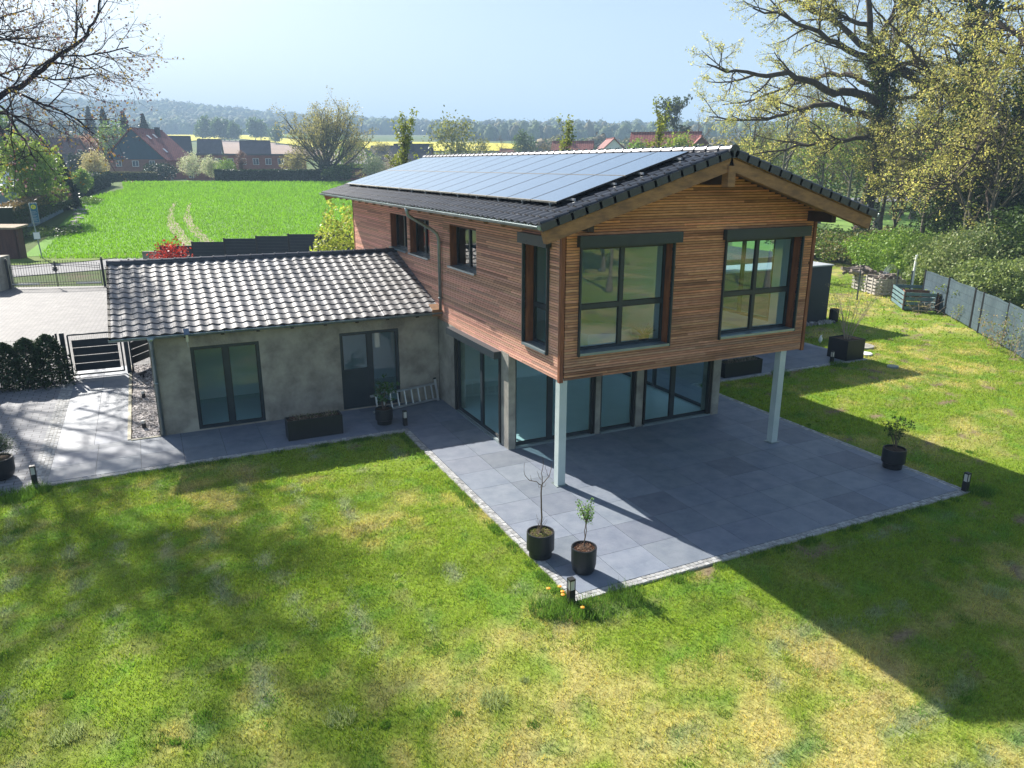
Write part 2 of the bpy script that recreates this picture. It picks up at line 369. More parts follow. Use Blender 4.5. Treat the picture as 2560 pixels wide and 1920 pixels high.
# windows
def window(O, a, n, w, h, depth, cols, rows, surround=False, box=None, sill=True, fr=.065, mx=.09, name='window', gl='glass', reveal='trim', rowz=None, widths=None, parent=house):
    O, a, n, z = (np.array(t, float) for t in (O, a, n, (0, 0, 1)))
    def bar(mb, u0, u1, v0, v1, d0, d1): mb.obox(O+a*(u0+u1)/2+z*(v0+v1)/2-n*(d0+d1)/2, a, n, z, (u1-u0)/2, (d1-d0)/2, (v1-v0)/2)
    f = MB(); d0, d1 = depth, depth+.07
    bar(f, 0, w, 0, fr, d0, d1); bar(f, 0, w, h-fr, h, d0, d1); bar(f, 0, fr, fr, h-fr, d0, d1); bar(f, w-fr, w, fr, h-fr, d0, d1)
    ce = [0]+[w*(i+1)/cols for i in range(cols-1)]+[w] if widths is None else widths
    re = [0, *(rowz or [h*(i+1)/rows for i in range(rows-1)]), h]
    for c in ce[1:-1]: bar(f, c-mx/2, c+mx/2, fr, h-fr, d0-.002, d1+.002)
    for r in re[1:-1]:
        for i in range(cols):
            u0 = fr if i == 0 else ce[i]+mx/2; u1 = w-fr if i == cols-1 else ce[i+1]-mx/2
            bar(f, u0, u1, r-mx*.55, r+mx*.55, d0, d1)
    fo = f.build(name, M['anth'], parent)
    for i in range(cols):
        for j in range(len(re)-1):
            u0 = fr if i == 0 else ce[i]+mx/2; u1 = w-fr if i == cols-1 else ce[i+1]-mx/2
            v0 = fr if j == 0 else re[j]+mx*.55; v1 = h-fr if j == len(re)-2 else re[j+1]-mx*.55
            g = MB(); d = d0+.035; p = lambda u, v: tuple(O+a*u+z*v-n*d)
            q4 = [p(u0, v0), p(u1, v0), p(u1, v1), p(u0, v1)]; g.quad(*(q4 if np.cross(a, z)@n > 0 else q4[::-1])); g.build('pane', M[gl], fo)
            s = MB(); e = .022                              # sash bead
            bar(s, u0, u1, v0, v0+e, d0+.012, d0+.03); bar(s, u0, u1, v1-e, v1, d0+.012, d0+.03)
            bar(s, u0, u0+e, v0+e, v1-e, d0+.012, d0+.03); bar(s, u1-e, u1, v0+e, v1-e, d0+.012, d0+.03)
            s.build('sash', M['black'], fo)
    if reveal:
        r = MB(); t = .02; e = .028
        bar(r, 0, t, 0, h, 0, depth-.003); bar(r, w-t, w, 0, h, 0, depth-.003); bar(r, t, w-t, h-t, h, 0, depth-.003)
        r.build('reveal', M[reveal], fo)
    if surround:
        s = MB(); t = .035
        bar(s, -t, 0, -.06, h, -.09, .02); bar(s, w, w+t, -.06, h, -.09, .02); bar(s, 0, w, h-.012, h+.02, -.085, .0)
        s.build('surround', M['anth'], fo)
    if box:
        s = MB(); u0, u1, v0, v1 = box; bar(s, u0, u1, v0, v1, -.17, -.03); bar(s, u1-.5, u1-.12, v0+.06, v0+.09, -.176, -.171); s.build('shutter_box', M['anth'], fo)
    if sill:
        s = MB(); c0 = O+a*w/2; hw = w/2
        s.obox(c0-n*(depth/2-.045)+z*(.0), a, n, z, hw-.001, depth/2+.045, .012); s.obox(c0+n*.098-z*.012, a, n, z, hw-.001, .006, .028); s.build('sill', M['sill'], fo)
    return fo
X, Y = np.array((1., 0, 0)), np.array((0, 1., 0))
for b in (BW, BW2):
    window((b[0], 0, b[2]), X, -Y, b[1]-b[0], b[3]-b[2], .20, 2, 2, True, (-.11, b[1]-b[0]+.16, 2.36, 2.6), rowz=[1.0])
window((W_, 4.6, 3.1), -Y, X, 3.6, 2.4, .2, 3, 1)  # added window, out of view, brightens the upper room
window((0, .55, 3.08), Y, -X, 1.17, 2.37, .20, 1, 2, True, (-.12, 1.29, 2.36, 2.6), rowz=[.92])
for y0, y1, z0, z1 in lh[1:]: window((0, y0, z0), Y, -X, y1-y0, z1-z0, .20, 2, 1)
pf = MB(); pf.prism([(1.5, 1.3), (2.2, 1.1), (2.9, 1.5), (2.8, 2.3), (2.0, 2.6), (1.45, 2.1)], H1+.165, H1+.6); tag(pf.build('pouf', M['white'], base=(2.1, 1.8, H1+.165)), 'large pale low pouf seen through the lower panes of the left gable window', 'pouf')
# ground floor
GX, GY, GX2 = -.03, 2.6, 6.92
piers = [(GX, .17), (2.61, 2.79), (2.79+1.17, 4.2), (6.64, GX2)]
for i, (a, b) in enumerate(piers):
    MB().box(a, GY+(0 if i in (0, 3) else .04), 0, b, GY+(.45 if i in (0, 3) else .35), H1-.02).build('concrete_pier', M['concs'], house)
m = MB(); m.box(GX, 6.26, 0, GX+.3, 12.2, H1-.021); m.box(GX2-.3, 8.3, 0, GX2, 12, H1-.021); m.box(GX, 12, 0, GX2, 12.2, H1-.022)
m.build('ground_floor_wall', M['conc'], house)
m = MB(); m.box(GX+.301, 8.6, .04, GX2-.301, 8.7, H1-.03); m.box(GX+.3, 3.1, .04, GX+.301, 3.1, 2.5)
m.build('interior_wall', M['white'], house)
MB().box(GX+.05, GY+.1, .0, GX2-.05, 11.9, .04).build('interior_floor', M['floorin'], house)
MB().box(GX+.31, GY+.2, H1-.06, GX2-.31, 8.55, H1-.03).build('ceiling', M['ceil'], house)
def door(O, a, n, w, h, widths, parent=house, **kw):
    return window(O, a, n, w, h, .02, len(widths)-1, 1, sill=False, reveal=None, fr=.07, mx=.14, name='glass_door', gl='glassd', widths=widths, parent=parent, **kw)
door((.17, GY+.1, .04), X, -Y, 2.44, 2.5, [0, 1.08, 2.44]); door((2.79, GY+.1, .04), X, -Y, 1.17, 2.5, [0, 1.17]); door((4.2, GY+.1, .04), X, -Y, 2.44, 2.5, [0, 1.08, 2.44])
door((GX+.04, 3.07, .04), Y, -X, 3.18, 2.45, [0, 1.42, 3.18])
door((GX2-.04, 8.28, .04), -Y, X, 5.2, 2.45, [0, 2.6, 5.2])
m = MB()
for x0, x1 in ((.175, 2.6), (2.8, 3.95), (4.21, 6.63)): m.box(x0, GY-.02, 0.002, x1, GY+.11, .045); m.box(x0, GY+.0, .045, x1, GY+.03, .055)
m.box(GX-.04, 3.08, .002, GX+.04, 6.24, .045)
m.build('door_threshold', M['sill'], house)
for x0 in (2.47, 2.545, 3.85, 4.215, 6.5, 6.57): MB().box(x0, GY-.015, .05, x0+.045, GY+.08, H1-.03).build('shutter_rail', M['black'], house)
for y0 in (3.05, 6.2): MB().box(GX-.05, y0, 0.05, GX+.03, y0+.06, 2.36).build('shutter_rail', M['black'], house)
MB().box(GX-.2, 3.05, 2.36, GX+.03, 6.5, 2.555).build('shutter_box', M['anth'], house)
for cx in (0.0, 6.55):
    MB().box(cx-.05, -.05, .0005, cx+.24, .24, .014).build('base_plate', M['zinc'], house)
    MB().box(cx, 0.0, 0.001, cx+.19, .19, H1-.02).build('column', M['column'], house)
m = MB(); [m.box(.35+i*.11, 8.585, .35, .42+i*.11, 8.598, .43) for i in range(7)]
m.build('wall_socket', M['black'], house)

# tiled roof slopes ------------------------------------------------
def tiled(name, mt, u0, u1, eave, up, rows, run, frame, parent, tw=.3, amp=.042, seed=1, ns=10, g0=.75, g1=1.2):
    """frame(u, d, h): u along the eave, d up the slope, h off the plane"""
    rr = np.random.default_rng(seed); nu = int(round((u1-u0)/tw)); pitch = run/rows
    us = np.linspace(u0, u1, nu*ns+1); ph = ((us-u0)/(u1-u0)*nu) % 1.0
    hh = amp*(0.5+0.5*np.cos(2*math.pi*(ph-.28)))**1.25
    hh = np.where((ph > .93), hh+.008, hh)
    V = []; F = []; Ccol = []
    for r in range(rows):
        d0 = r*pitch-.035; d1 = (r+1)*pitch+.03
        jit = np.repeat(rr.uniform(-.0045, .0045, nu), ns); jit = np.append(jit, jit[-1]); cc = rr.uniform(g0, g1, nu)
        b = len(V)
        for d, lift in ((d0, .012), (d0, .042), ((d0+d1)/2, .031), (d1, .012)):
            for u, h_, j in zip(us, hh, jit): V.append(frame(u, d+j*.8, lift+h_+j*.5))
        n = len(us)
        for t in range(3):
            for i in range(n-1):
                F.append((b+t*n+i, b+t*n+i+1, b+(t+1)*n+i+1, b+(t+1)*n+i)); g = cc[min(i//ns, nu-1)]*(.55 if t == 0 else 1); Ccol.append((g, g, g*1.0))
    return mk(name, V, np.array(F), mt, parent, np.array(Ccol))
cosl = 1/math.hypot(1, SLOPE); sinl = SLOPE*cosl
RUN = (XR+OE)/cosl; Y0, Y1 = -OG, 18.75
fL = lambda u, d, h: (-OE+d*cosl-h*sinl, u, ZE+d*sinl+h*cosl)
fR = lambda u, d, h: (2*XR+OE-d*cosl+h*sinl, u, ZE+d*sinl+h*cosl)
tl = tiled('roof_tiles', M['tile'], Y0, Y1, 0, 0, 14, RUN-.06, fL, house, seed=2)
tr_ = tiled('roof_tiles', M['tile'], Y0, Y1, 0, 0, 14, RUN-.06, fR, house, seed=3)
# deck and rafters under the tiles
for f_, nm in ((fL, 'roof_deck'), (fR, 'roof_deck')):
    m = MB(); c = [f_(Y0+.04, .06, -.005), f_(Y1-.04, .06, -.005), f_(Y1-.04, RUN, -.005), f_(Y0+.04, RUN, -.005)]; b = [(p[0], p[1], p[2]-.09) for p in c]
    m.add(c+b, [(0, 1, 2, 3), (7, 6, 5, 4), (0, 4, 5, 1), (1, 5, 6, 2), (2, 6, 7, 3), (3, 7, 4, 0)]); m.build(nm, M['soffit'], house)
for f_ in (fL, fR):
    m = MB(); y = .45
    while y < 18.3:
        a, b = f_(y, .18, -.165), f_(y, 1.15, -.165); m.beam(a, b, .1, .16); y += .95
    m.build('rafter_tail', M['glulam'], house)
    m = MB(); a, b = f_(-.86, .02, -.24), f_(-.86, RUN-.02, -.24); m.beam(a, b, .16, .26); m.build('barge_beam', M['glulam'], house); m = MB(); a, b = f_(18.6, .02, -.2), f_(18.6, RUN-.02, -.2); m.beam(a, b, .14, .2)
    m.build('barge_beam', M['glulam'], house)
for x, z, w_ in ((.22, roofz(.22)-.42, .14), (XR, ZR-.56, .16), (W_-.25, roofz(W_-.25)-.42, .14)):
    MB().box(x-w_/2, -.775, z-.12, x+w_/2, .04, z+.12).build('purlin', M['darkwood'], house)
for x in (XR,): MB().box(x-.1, -.98, ZR-.72, x+.1, -.78, ZR-.28).build('beam_end', M['glulam'], house)
# verge tiles down the gable edge, ridge caps
for f_, sgn in ((fL, 1), (fR, 1)):
    m = MB(); p = (RUN-.06)/14
    for r in range(14):
        d0, d1 = r*p-.04, (r+1)*p+.02
        q = [f_(Y0-.03, d0, .064), f_(Y0-.03, d1, .05), f_(Y0+.02, d1, .05), f_(Y0+.02, d0, .064)]; lo = [f_(Y0-.03, d0, -.092), f_(Y0-.03, d1, -.085), f_(Y0+.02, d1, -.085), f_(Y0+.02, d0, -.085)]
        m.add(q+lo, [(0, 1, 2, 3), (7, 6, 5, 4), (0, 4, 5, 1), (1, 5, 6, 2), (2, 6, 7, 3), (3, 7, 4, 0)])
        m.tube([f_(Y0+.05, d0, .075), f_(Y0+.05, d1, .05)], [.045, .038], 8)
    m.build('verge_tiles', M['ridge'], house)
def ridge(mb, p, q, n, r0=.125):
    p, q = np.array(p, float), np.array(q, float)
    for i in range(n):
        a, b = p+(q-p)*i/n, p+(q-p)*(i+1.03)/n
        mb.tube([a, a+(b-a)*.12, a+(b-a)*.14, b], [r0+.014, r0+.014, r0, r0-.008], 14)
    return mb
ridge(MB(), (XR, Y0-.03, ZR+.02), (XR, Y1, ZR+.02), 48).build('ridge_tiles', M['ridge'], house, smooth=False)
m = MB(); [m.box(XR-.02, -.6+i*.405, ZR+.13, XR+.02, -.57+i*.405, ZR+.175) for i in range(48)]
m.build('ridge_clip', M['zinc'], house)
# gutters
def gutter(mb, p, q, r=.075, nrm=None):
    p, q = np.array(p, float), np.array(q, float); d = (q-p)/np.linalg.norm(q-p); s = np.cross(d, (0, 0, 1)); vs = []; K = 10
    for e in (p, q):
        for rr_ in (r, r-.006):
            for j in range(K+1): t = math.pi*j/K; vs.append(e+s*math.cos(t)*rr_-np.array((0, 0, 1))*math.sin(t)*rr_)
    n = K+1; fs = []
    for j in range(K): fs += [(j, j+1, 2*n+j+1, 2*n+j), (n+j, 3*n+j, 3*n+j+1, n+j+1)]
    fs += [tuple(range(n))[::-1], tuple(range(2*n, 3*n))]; mb.add(vs, fs)
    mb.tube([p+s*r, q+s*r], .011, 6); mb.tube([p-s*r, q-s*r], .008, 6)
    L = np.linalg.norm(q-p); i = .4
    while i < L: mb.beam(p+d*i-s*r*1.05-(0, 0, .0), p+d*i+s*r*1.05-(0, 0, .0), .025, .006); i += .8
m = MB(); gutter(m, (-OE-.05, Y0, ZE-.0), (-OE-.05, Y1, ZE-.0)); m.build('gutter', M['zinc'], house)
m = MB(); gutter(m, (2*XR+OE+.05, Y0, ZE), (2*XR+OE+.05, Y1, ZE)); m.build('gutter', M['zinc'], house)
m = MB(); m.tube([(-1.05, 7.25, 5.98), (-1.05, 7.25, 5.86), (-1.02, 7.25, 5.76), (-.86, 7.25, 5.66), (-.32, 7.25, 5.34), (-.16, 7.25, 5.22), (-.1, 7.25, 5.05), (-.1, 7.25, 2.95)], [.075, .05, .05, .05, .05, .05, .05, .05], 12)
for z in (4.95, 3.3): m.tube([(-.1, 7.25, z-.02), (-.1, 7.25, z+.02)], .058, 12); m.beam((-.1, 7.25, z), (0, 7.25, z), .02, .02)
m.build('downpipe', M['zinc'], house, smooth=True)
# solar panels, two rows of fifteen
for row in (0, 1):
    d0 = .86/1+row*1.745+.0; d1 = d0+1.725
    for i in range(15):
        y0 = -.1+i*1.184; y1 = y0+1.158
        e = .03; m = MB()
        o = [fL(y0, d0, .17), fL(y1, d0, .17), fL(y1, d1, .17), fL(y0, d1, .17)]; b = [fL(y0, d0, .135), fL(y1, d0, .135), fL(y1, d1, .135), fL(y0, d1, .135)]
        m.add(o+b, [(0, 1, 2, 3), (7, 6, 5, 4), (0, 4, 5, 1), (1, 5, 6, 2), (2, 6, 7, 3), (3, 7, 4, 0)]); po = m.build('solar_panel', M['black'], house); ed = MB(); ed.quad(fL(y0, d0-.001, .136), fL(y1, d0-.001, .136), fL(y1, d0-.001, .1705), fL(y0, d0-.001, .1705)); ed.quad(fL(y0, d0, .171), fL(y1, d0, .171), fL(y1, d0+.022, .171), fL(y0, d0+.022, .171)); ed.build('frame_edge', M['pvf'], po)
        e = .014; g = MB(); g.quad(fL(y0+e, d0+.024, .1725), fL(y1-e, d0+.024, .1725), fL(y1-e, d1-e, .1725), fL(y0+e, d1-e, .1725)); g.build('glass', M['pv'], po)
m = MB()
for row in (0, 1):
    for t in (.35, 1.38): d = .86+row*1.745+t; m.beam(fL(-.26, d, .108), fL(17.75, d, .108), .04, .045)
y = .2
while y < 17.6: m.beam(fL(y, .9, .09), fL(y, .9, .13), .05, .05); m.tube([fL(y, .86, .05), fL(y, .86, .14)], .018, 6); y += 1.3
m.build('panel_rail', M['alu'], house)

# flat roofed rear wing behind the main block
m = MB(); m.box(7.4, 8.0, 3.55, 15.3, 13, 3.75); m.build('rear_wing_roof', M['anth2'], house)
m = MB(); m.box(7.1, 9.3, 0, 9.6, 13, 3.55); m.build('rear_wing_wall', M['conc'], house)

# ---- annex
AX0, AY, AE, AR_ = -8.2, 7.67, 7.36, 11.8
AZE, ASL = 2.86, .31; AZR = AZE+ASL*(AR_-AE)
d1h, d2h = (-7.2, -5.4, .03, 2.4), (-3.13, -1.33, .03, 2.4)
m = MB()
for a, b, c, d in rects(AX0, -.05, 0, 2.92, [d1h, d2h]): m.box(a, AY, c, b, AY+.25, d)
m.box(AX0, AY+.25, 0, AX0+.25, 16, 2.9); m.box(AX0+.25, 15.75, 0, -.05, 16, 2.9)
m.build('annex_wall', M['conc'], house)
pr = MB(); pr.add([(AX0+.01, AY+.01, 2.9), (AX0+.01, 15.95, 2.9), (AX0+.01, AR_, 4.12), (AX0+.24, AY+.01, 2.9), (AX0+.24, 15.95, 2.9), (AX0+.24, AR_, 4.12)], [(0, 1, 2), (5, 4, 3), (0, 2, 5, 3), (1, 4, 5, 2)])
pr.build('annex_gable', M['conc'], house)
m = MB(); m.box(AX0+.26, 10.6, .04, -.06, 10.7, 2.88); m.build('interior_wall', M['white'], house)
MB().box(AX0+.26, AY+.26, .0, -.06, 10.6, .035).build('interior_floor', M['floorin'], house)
MB().box(AX0+.26, AY+.26, 2.72, -.06, 15.7, 2.8).build('ceiling', M['ceil'], house)
for h_, tr in ((d1h, None), (d2h, 1)):
    fo = window((h_[0], AY, .03), X, -Y, 1.8, 2.37, .05, 2, 1, sill=False, reveal=None, fr=.08, mx=.15, name='glass_door', gl='glassd')
    if tr:
        MB().box(h_[0]+.08, AY+.06, .11, h_[0]+.83, AY+.085, 1.16).build('door_panel', M['anth'], fo); MB().box(h_[0]+.08, AY+.045, 1.16, h_[0]+.83, AY+.11, 1.26).build('door_rail', M['anth'], fo)
RUNA = math.hypot(AR_-AE, AZR-AZE); ca, sa = (AR_-AE)/RUNA, (AZR-AZE)/RUNA
fA = lambda u, d, h: (u, AE+d*ca-h*sa, AZE+d*sa+h*ca)
fB = lambda u, d, h: (u, 2*AR_-AE-d*ca+h*sa, AZE+d*sa+h*ca)
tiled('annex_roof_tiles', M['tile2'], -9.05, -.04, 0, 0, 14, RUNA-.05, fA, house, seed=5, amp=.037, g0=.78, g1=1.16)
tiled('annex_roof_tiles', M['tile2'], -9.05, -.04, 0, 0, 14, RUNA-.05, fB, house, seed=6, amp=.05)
for f_ in (fA, fB):
    m = MB(); c = [f_(-9.03, .05, -.005), f_(-.05, .05, -.005), f_(-.05, RUNA, -.005), f_(-9.03, RUNA, -.005)]; b = [(p[0], p[1], p[2]-.05) for p in c]
    m.add(c+b, [(0, 1, 2, 3), (7, 6, 5, 4), (0, 4, 5, 1), (1, 5, 6, 2), (2, 6, 7, 3), (3, 7, 4, 0)]); m.build('annex_roof_deck', M['darkwood'], house)
m = MB(); x = -8.2
while x < -.3: m.beam(fA(x, .08, -.12), fA(x, .7, -.12), .09, .13); x += .93
m.build('rafter_tail', M['darkwood'], house)
ridge(MB(), (-9.08, AR_, AZR+.02), (-.03, AR_, AZR+.02), 24, .12).build('annex_ridge_tiles', M['ridge'], house)
m = MB()
for r in range(14):
    p = (RUNA-.05)/14; d0, d1 = r*p-.03, (r+1)*p+.02
    m.add([fA(-9.09, d0, .07), fA(-9.09, d1, .05), fA(-9.03, d1, .05), fA(-9.03, d0, .07), fA(-9.09, d0, -.06), fA(-9.09, d1, -.06), fA(-9.03, d1, -.06), fA(-9.03, d0, -.06)], [(0, 1, 2, 3), (7, 6, 5, 4), (0, 4, 5, 1), (1, 5, 6, 2), (2, 6, 7, 3), (3, 7, 4, 0)])
m.build('annex_verge_tiles', M['tile2'], house)
m = MB(); gutter(m, (-9.1, AE-.04, AZE-.01), (-.04, AE-.04, AZE-.01), .07); m.build('gutter', M['zinc'], house)
m = MB(); m.tube([(-8.12, AE-.04, 2.84), (-8.12, AE-.04, 2.72), (-8.12, AE+.02, 2.6), (-8.12, AY-.07, 2.42), (-8.12, AY-.07, .03)], [.13, .06, .05, .05, .05], 12)
m.tube([(-8.12, AY-.07, 1.5), (-8.12, AY-.07, 1.54)], .058, 12); m.build('downpipe', M['zinc'], house, smooth=True)
m = MB(); m.add([fA(-.35, -.05, .1), fA(-.05, -.05, .1), fA(-.05, .35, .09), fA(-.35, .35, .09)], [(0, 1, 2, 3)]); m.box(-.36, 7.27, 2.74, -.05, 7.30, 2.93); m.build('eave_flashing', M['glulam'], house)
sf = thing('solar_spotlight', 'small solar spotlight clipped to the annex gutter with hanging hook', 'spotlight', (-7.25, AE-.13, 2.85))
MB().obox((-7.25, AE-.16, 2.93), (1, 0, 0), (0, .8, .6), (0, -.6, .8), .07, .11, .012).build('solar_cell', M['pv'], sf)
MB().box(-7.28, AE-.15, 2.66, -7.22, AE-.1, 2.9).tube([(-7.25, AE-.125, 2.66), (-7.25, AE-.125, 2.52), (-7.23, AE-.125, 2.5)], .008, 6).build('bracket', M['alu'], sf)
# ------------------------------------------------------------------ GROUND, PAVING
def struct(o): o['kind'] = 'structure'; return o
PC = [(-11.0, 5.2), (-2.05, 5.2), (-2.05, -4.32), (8.4, -4.32), (8.4, 5.35), (16.6, 5.35), (16.6, 12.0)]
# far terrain from 62 m outwards, meets the flat near sheet
ss = np.concatenate((np.arange(62, 160, 4.), np.arange(160, 460, 12.), np.arange(460, 1000, 30.), np.arange(1000, 1700, 45.), [2000, 2600.]))
tt = np.linspace(-1.45, 1.45, 121)
S_, T_ = np.meshgrid(ss, tt, indexing='ij'); l_ = S_*T_
xs, ys = SL(S_[..., None] if 0 else S_, 0)[0]+RH[0]*l_, SL(S_, 0)[1]+RH[1]*l_
zs = Hsl(S_, l_)-.02
V = np.stack((xs, ys, zs), -1).reshape(-1, 3); n1 = len(tt)
F = np.array([(i*n1+j, i*n1+j+1, (i+1)*n1+j+1, (i+1)*n1+j) for i in range(len(ss)-1) for j in range(n1-1)])
M['meadow'] = mat('meadow', (.10, .15, .035), (.07, .11, .03), .05, .95, .1, c3=(.16, .14, .06), s3=.02, k3=(.5, .7), detail=8)
struct(mk('hills', V, F, M['meadow'], smooth=True))
def spoly(pts, z): return [(*SL(s, l), z) for s, l in pts]
g = MB(); g.add(spoly([(-75, -90), (-75, 90), (62, 90), (62, -90)], -.06), [(0, 3, 2, 1)])
M['under'] = mat('garden_earth', (.075, .11, .03), (.05, .08, .025), .6, .95, .1, c3=(.10, .085, .05), s3=.3)
struct(g.build('ground', M['under']))
# lawn colour shared by sheet and blades
GREEN = np.array((.23, .33, .035)); YEL = np.array((.60, .51, .19)); DARK = np.array((.11, .20, .022)); HERB = np.array((.29, .345, .185)); CLV = np.array((.14, .30, .04)); SOIL = np.array((.27, .205, .13))
def lawn_col(x, y):
    x = np.asarray(x, float); y = np.asarray(y, float)
    a = fbm(x*.38+3, y*.38, 4); b = fbm(x*1.1+40, y*1.1+9, 4); d = fbm(x*2.6+7, y*2.6, 3)
    dist_ = np.hypot(np.maximum(np.abs(x-3.2)-5.3, 0), np.maximum(np.abs(y-.4)-4.8, 0))
    dry = sm(a*.42+b*.36+d*.30+.17*sm(-y, 4.0, 11)*(1-sm(-y, 15, 21))+.04*sm(x, 8, 20), .55, .74)*.92
    c = GREEN*(1-dry[..., None])+YEL*dry[..., None]
    dk = sm(b*.5+d*.5, .52, .68)[..., None]*.65*(1-dry[..., None]*.7); c = c*(1-dk)+DARK*dk
    # rows of dried clippings curving round the terrace corner
    ux, uy = x+2.05, y+4.32
    dd = np.where((x < -2) & (y > -4.3), -ux, np.hypot(np.minimum(ux, 0), np.minimum(uy, 0)))
    dd = dd+.5*(fbm(x*.3, y*.3+50, 2)-.5)*2
    row = np.abs(((dd/.95) % 1)-.5)
    hb = sm(.5-np.abs(row), .30, .46)*sm(fbm(x*.8+80, y*.8+31, 3), .42, .54)*(x < 7)
    hb = hb*sm(fbm(x*4.5, y*4.5+5, 3), .42, .56)
    hb = hb*1.0; c = c*(1-hb[..., None])+HERB*hb[..., None]
    cl = sm(fbm(x*2.1+300, y*2.1+11, 4), .60, .68)[..., None]*.55; c = c*(1-cl)+CLV*cl
    so = sm(fbm(x*1.7+120, y*2.3+66, 3), .69, .75)*np.where(x+.5*y > -2.0, 1., .35)
    c = c*(1-so[..., None])+SOIL*so[..., None]
    return c, hb, so
# lawn sheet with vertex colours, cut round the paving by overlapping it from above
LX0, LX1, LY0, LY1, st = -24., 46., -46., 36., .28
gx = np.arange(LX0, LX1+.01, st); gy = np.arange(LY0, LY1+.01, st)
GXm, GYm = np.meshgrid(gx, gy, indexing='ij'); lc, _, _ = lawn_col(GXm, GYm)
zz = -.045+.02*(fbm(GXm*.8, GYm*.8, 3)-.5)
n1 = len(gy); F = np.array([(i*n1+j, (i+1)*n1+j, (i+1)*n1+j+1, i*n1+j+1) for i in range(len(gx)-1) for j in range(n1-1)])
ctr = np.stack(((GXm[:-1, :-1]+st/2).ravel(), (GYm[:-1, :-1]+st/2).ravel()), 1)
isl = ~((ctr[:, 0] < -2.6) & (ctr[:, 1] > 5.6)) & ~((ctr[:, 0] > -2.6) & (ctr[:, 0] < 7) & (ctr[:, 1] > 6))
M['lawn'] = mat('lawn_soil', (.9, .9, .9), (.5, .5, .5), 14, .95, .1, attr=True, bump=.7, bscale=40)
struct(mk('lawn', np.stack((GXm, GYm, zz), -1).reshape(-1, 3), F[isl], M['lawn'], col=lc.reshape(-1, 3), smooth=True))
# blades of grass
def inpave(x, y):
    e = .13
    a = (x > -11.2+e) & (x < 0) & (y > 5.2-.02) & (y < 36); b = (x > -2.05+.0) & (x < 8.4) & (y > -4.32) & (y < 12); c_ = (x > 8) & (x < 16.6) & (y > 5.35) & (y < 30)
    d = (x < -11) & (y > 5.0) & (y < 60); f = (x > 12) & (x < 21) & (y > 11.2) & (y < 17)
    return a | b | c_ | d | f
def blades(n, s0, s1, hgt, wid, tm=.85):
    s = np.sqrt(rng.uniform(s0*s0, s1*s1, n)); t = rng.uniform(-tm, tm, n); x, y = SL(s, 0)[0]+RH[0]*t*s, SL(s, 0)[1]+RH[1]*t*s
    px_, py_ = x, y
    ok = ~inpave(px_, py_) & (y < 26-.15*x) & (x < 36); x, y, s = x[ok], y[ok], s[ok]
    c, hb, so = lawn_col(x, y); keep = rng.random(len(x)) > so*.85; x, y, s, c, hb = x[keep], y[keep], s[keep], c[keep], hb[keep]
    m_ = len(x); h = hgt*(1+hb*.35)*rng.uniform(.5, 1.3, m_)*(.45+1.3*fbm(x*4.3, y*4.3+3, 3)); a = rng.uniform(0, 2*math.pi, m_); w_ = wid*rng.uniform(.6, 1.3, m_)*(.6+s/28)
    ln = rng.normal(0, .55, (m_, 2))*h[:, None]; z0 = -.05
    V = np.empty((m_, 3, 3)); V[:, 0] = np.stack((x-np.cos(a)*w_, y-np.sin(a)*w_, np.full(m_, z0)), 1); V[:, 1] = np.stack((x+np.cos(a)*w_, y+np.sin(a)*w_, np.full(m_, z0)), 1)
    V[:, 2] = np.stack((x+ln[:, 0], y+ln[:, 1], z0+h), 1)
    g_ = rng.uniform(.7, 1.35, (m_, 1)); c = np.clip(c*g_*(1+rng.normal(0, .06, (m_, 3))), 0, 1)
    return V.reshape(-1, 3), c
parts = [blades(420000, 5.0, 17, .052, .0075, 1.12), blades(230000, 17, 32, .06, .011), blades(60000, 32, 52, .08, .02)]
V = np.concatenate([p[0] for p in parts]); c = np.concatenate([p[1] for p in parts])
o = mk('grass', V, np.arange(len(V)).reshape(-1, 3), M['grass'], col=c); o['kind'] = 'stuff'; tag(o, 'short patchy lawn grass, green and straw yellow, growing round the terrace')
# taller tufts along the paving edge and round the bollards
def tuft(cx, cy, n, r, h0):
    a = rng.uniform(0, 6.28, n); rr_ = r*np.sqrt(rng.random(n)); x, y = cx+rr_*np.cos(a), cy+rr_*np.sin(a); b = rng.uniform(0, 6.28, n); w_ = .006; h = h0*rng.uniform(.4, 1.1, n)
    V = np.empty((n, 3, 3)); V[:, 0] = np.stack((x-np.cos(b)*w_, y-np.sin(b)*w_, 0*x-.04), 1); V[:, 1] = np.stack((x+np.cos(b)*w_, y+np.sin(b)*w_, 0*x-.04), 1)
    V[:, 2] = np.stack((x+rng.normal(0, .4, n)*h, y+rng.normal(0, .4, n)*h, h-.04), 1)
    return V.reshape(-1, 3), np.clip(np.array((.10, .20, .03))*rng.uniform(.6, 1.5, (n, 1)), 0, 1)
def ctuft(x, y, n, r, h, c):
    V, _ = tuft(x, y, n, r, h); return V, np.clip(np.array(c)*rng.uniform(.7, 1.3, (n, 1)), 0, 1)
ex = []
for i in range(260):
    s_ = random.uniform(8, 30); t_ = random.uniform(-1, .85); x, y = SL(s_, 0)[0]+RH[0]*t_*s_, SL(s_, 0)[1]+RH[1]*t_*s_
    if inpave(np.array([x]), np.array([y]))[0] or inpave(np.array([x+.3]), np.array([y+.3]))[0]: continue
    k_ = random.random(); c_ = (.13, .27, .035) if k_ < .5 else ((.30, .36, .18) if k_ < .8 else (.09, .20, .03)); ex.append(ctuft(x, y, random.randint(40, 130), random.uniform(.06, .26), random.uniform(.04, .075), c_))
for u, v in ((850, 1790), (1235, 1745), (2490, 1480), (165, 1830)): p_ = at(u, v); ex.append(ctuft(p_[0], p_[1], 260, .22, .13, (.36, .42, .22)))
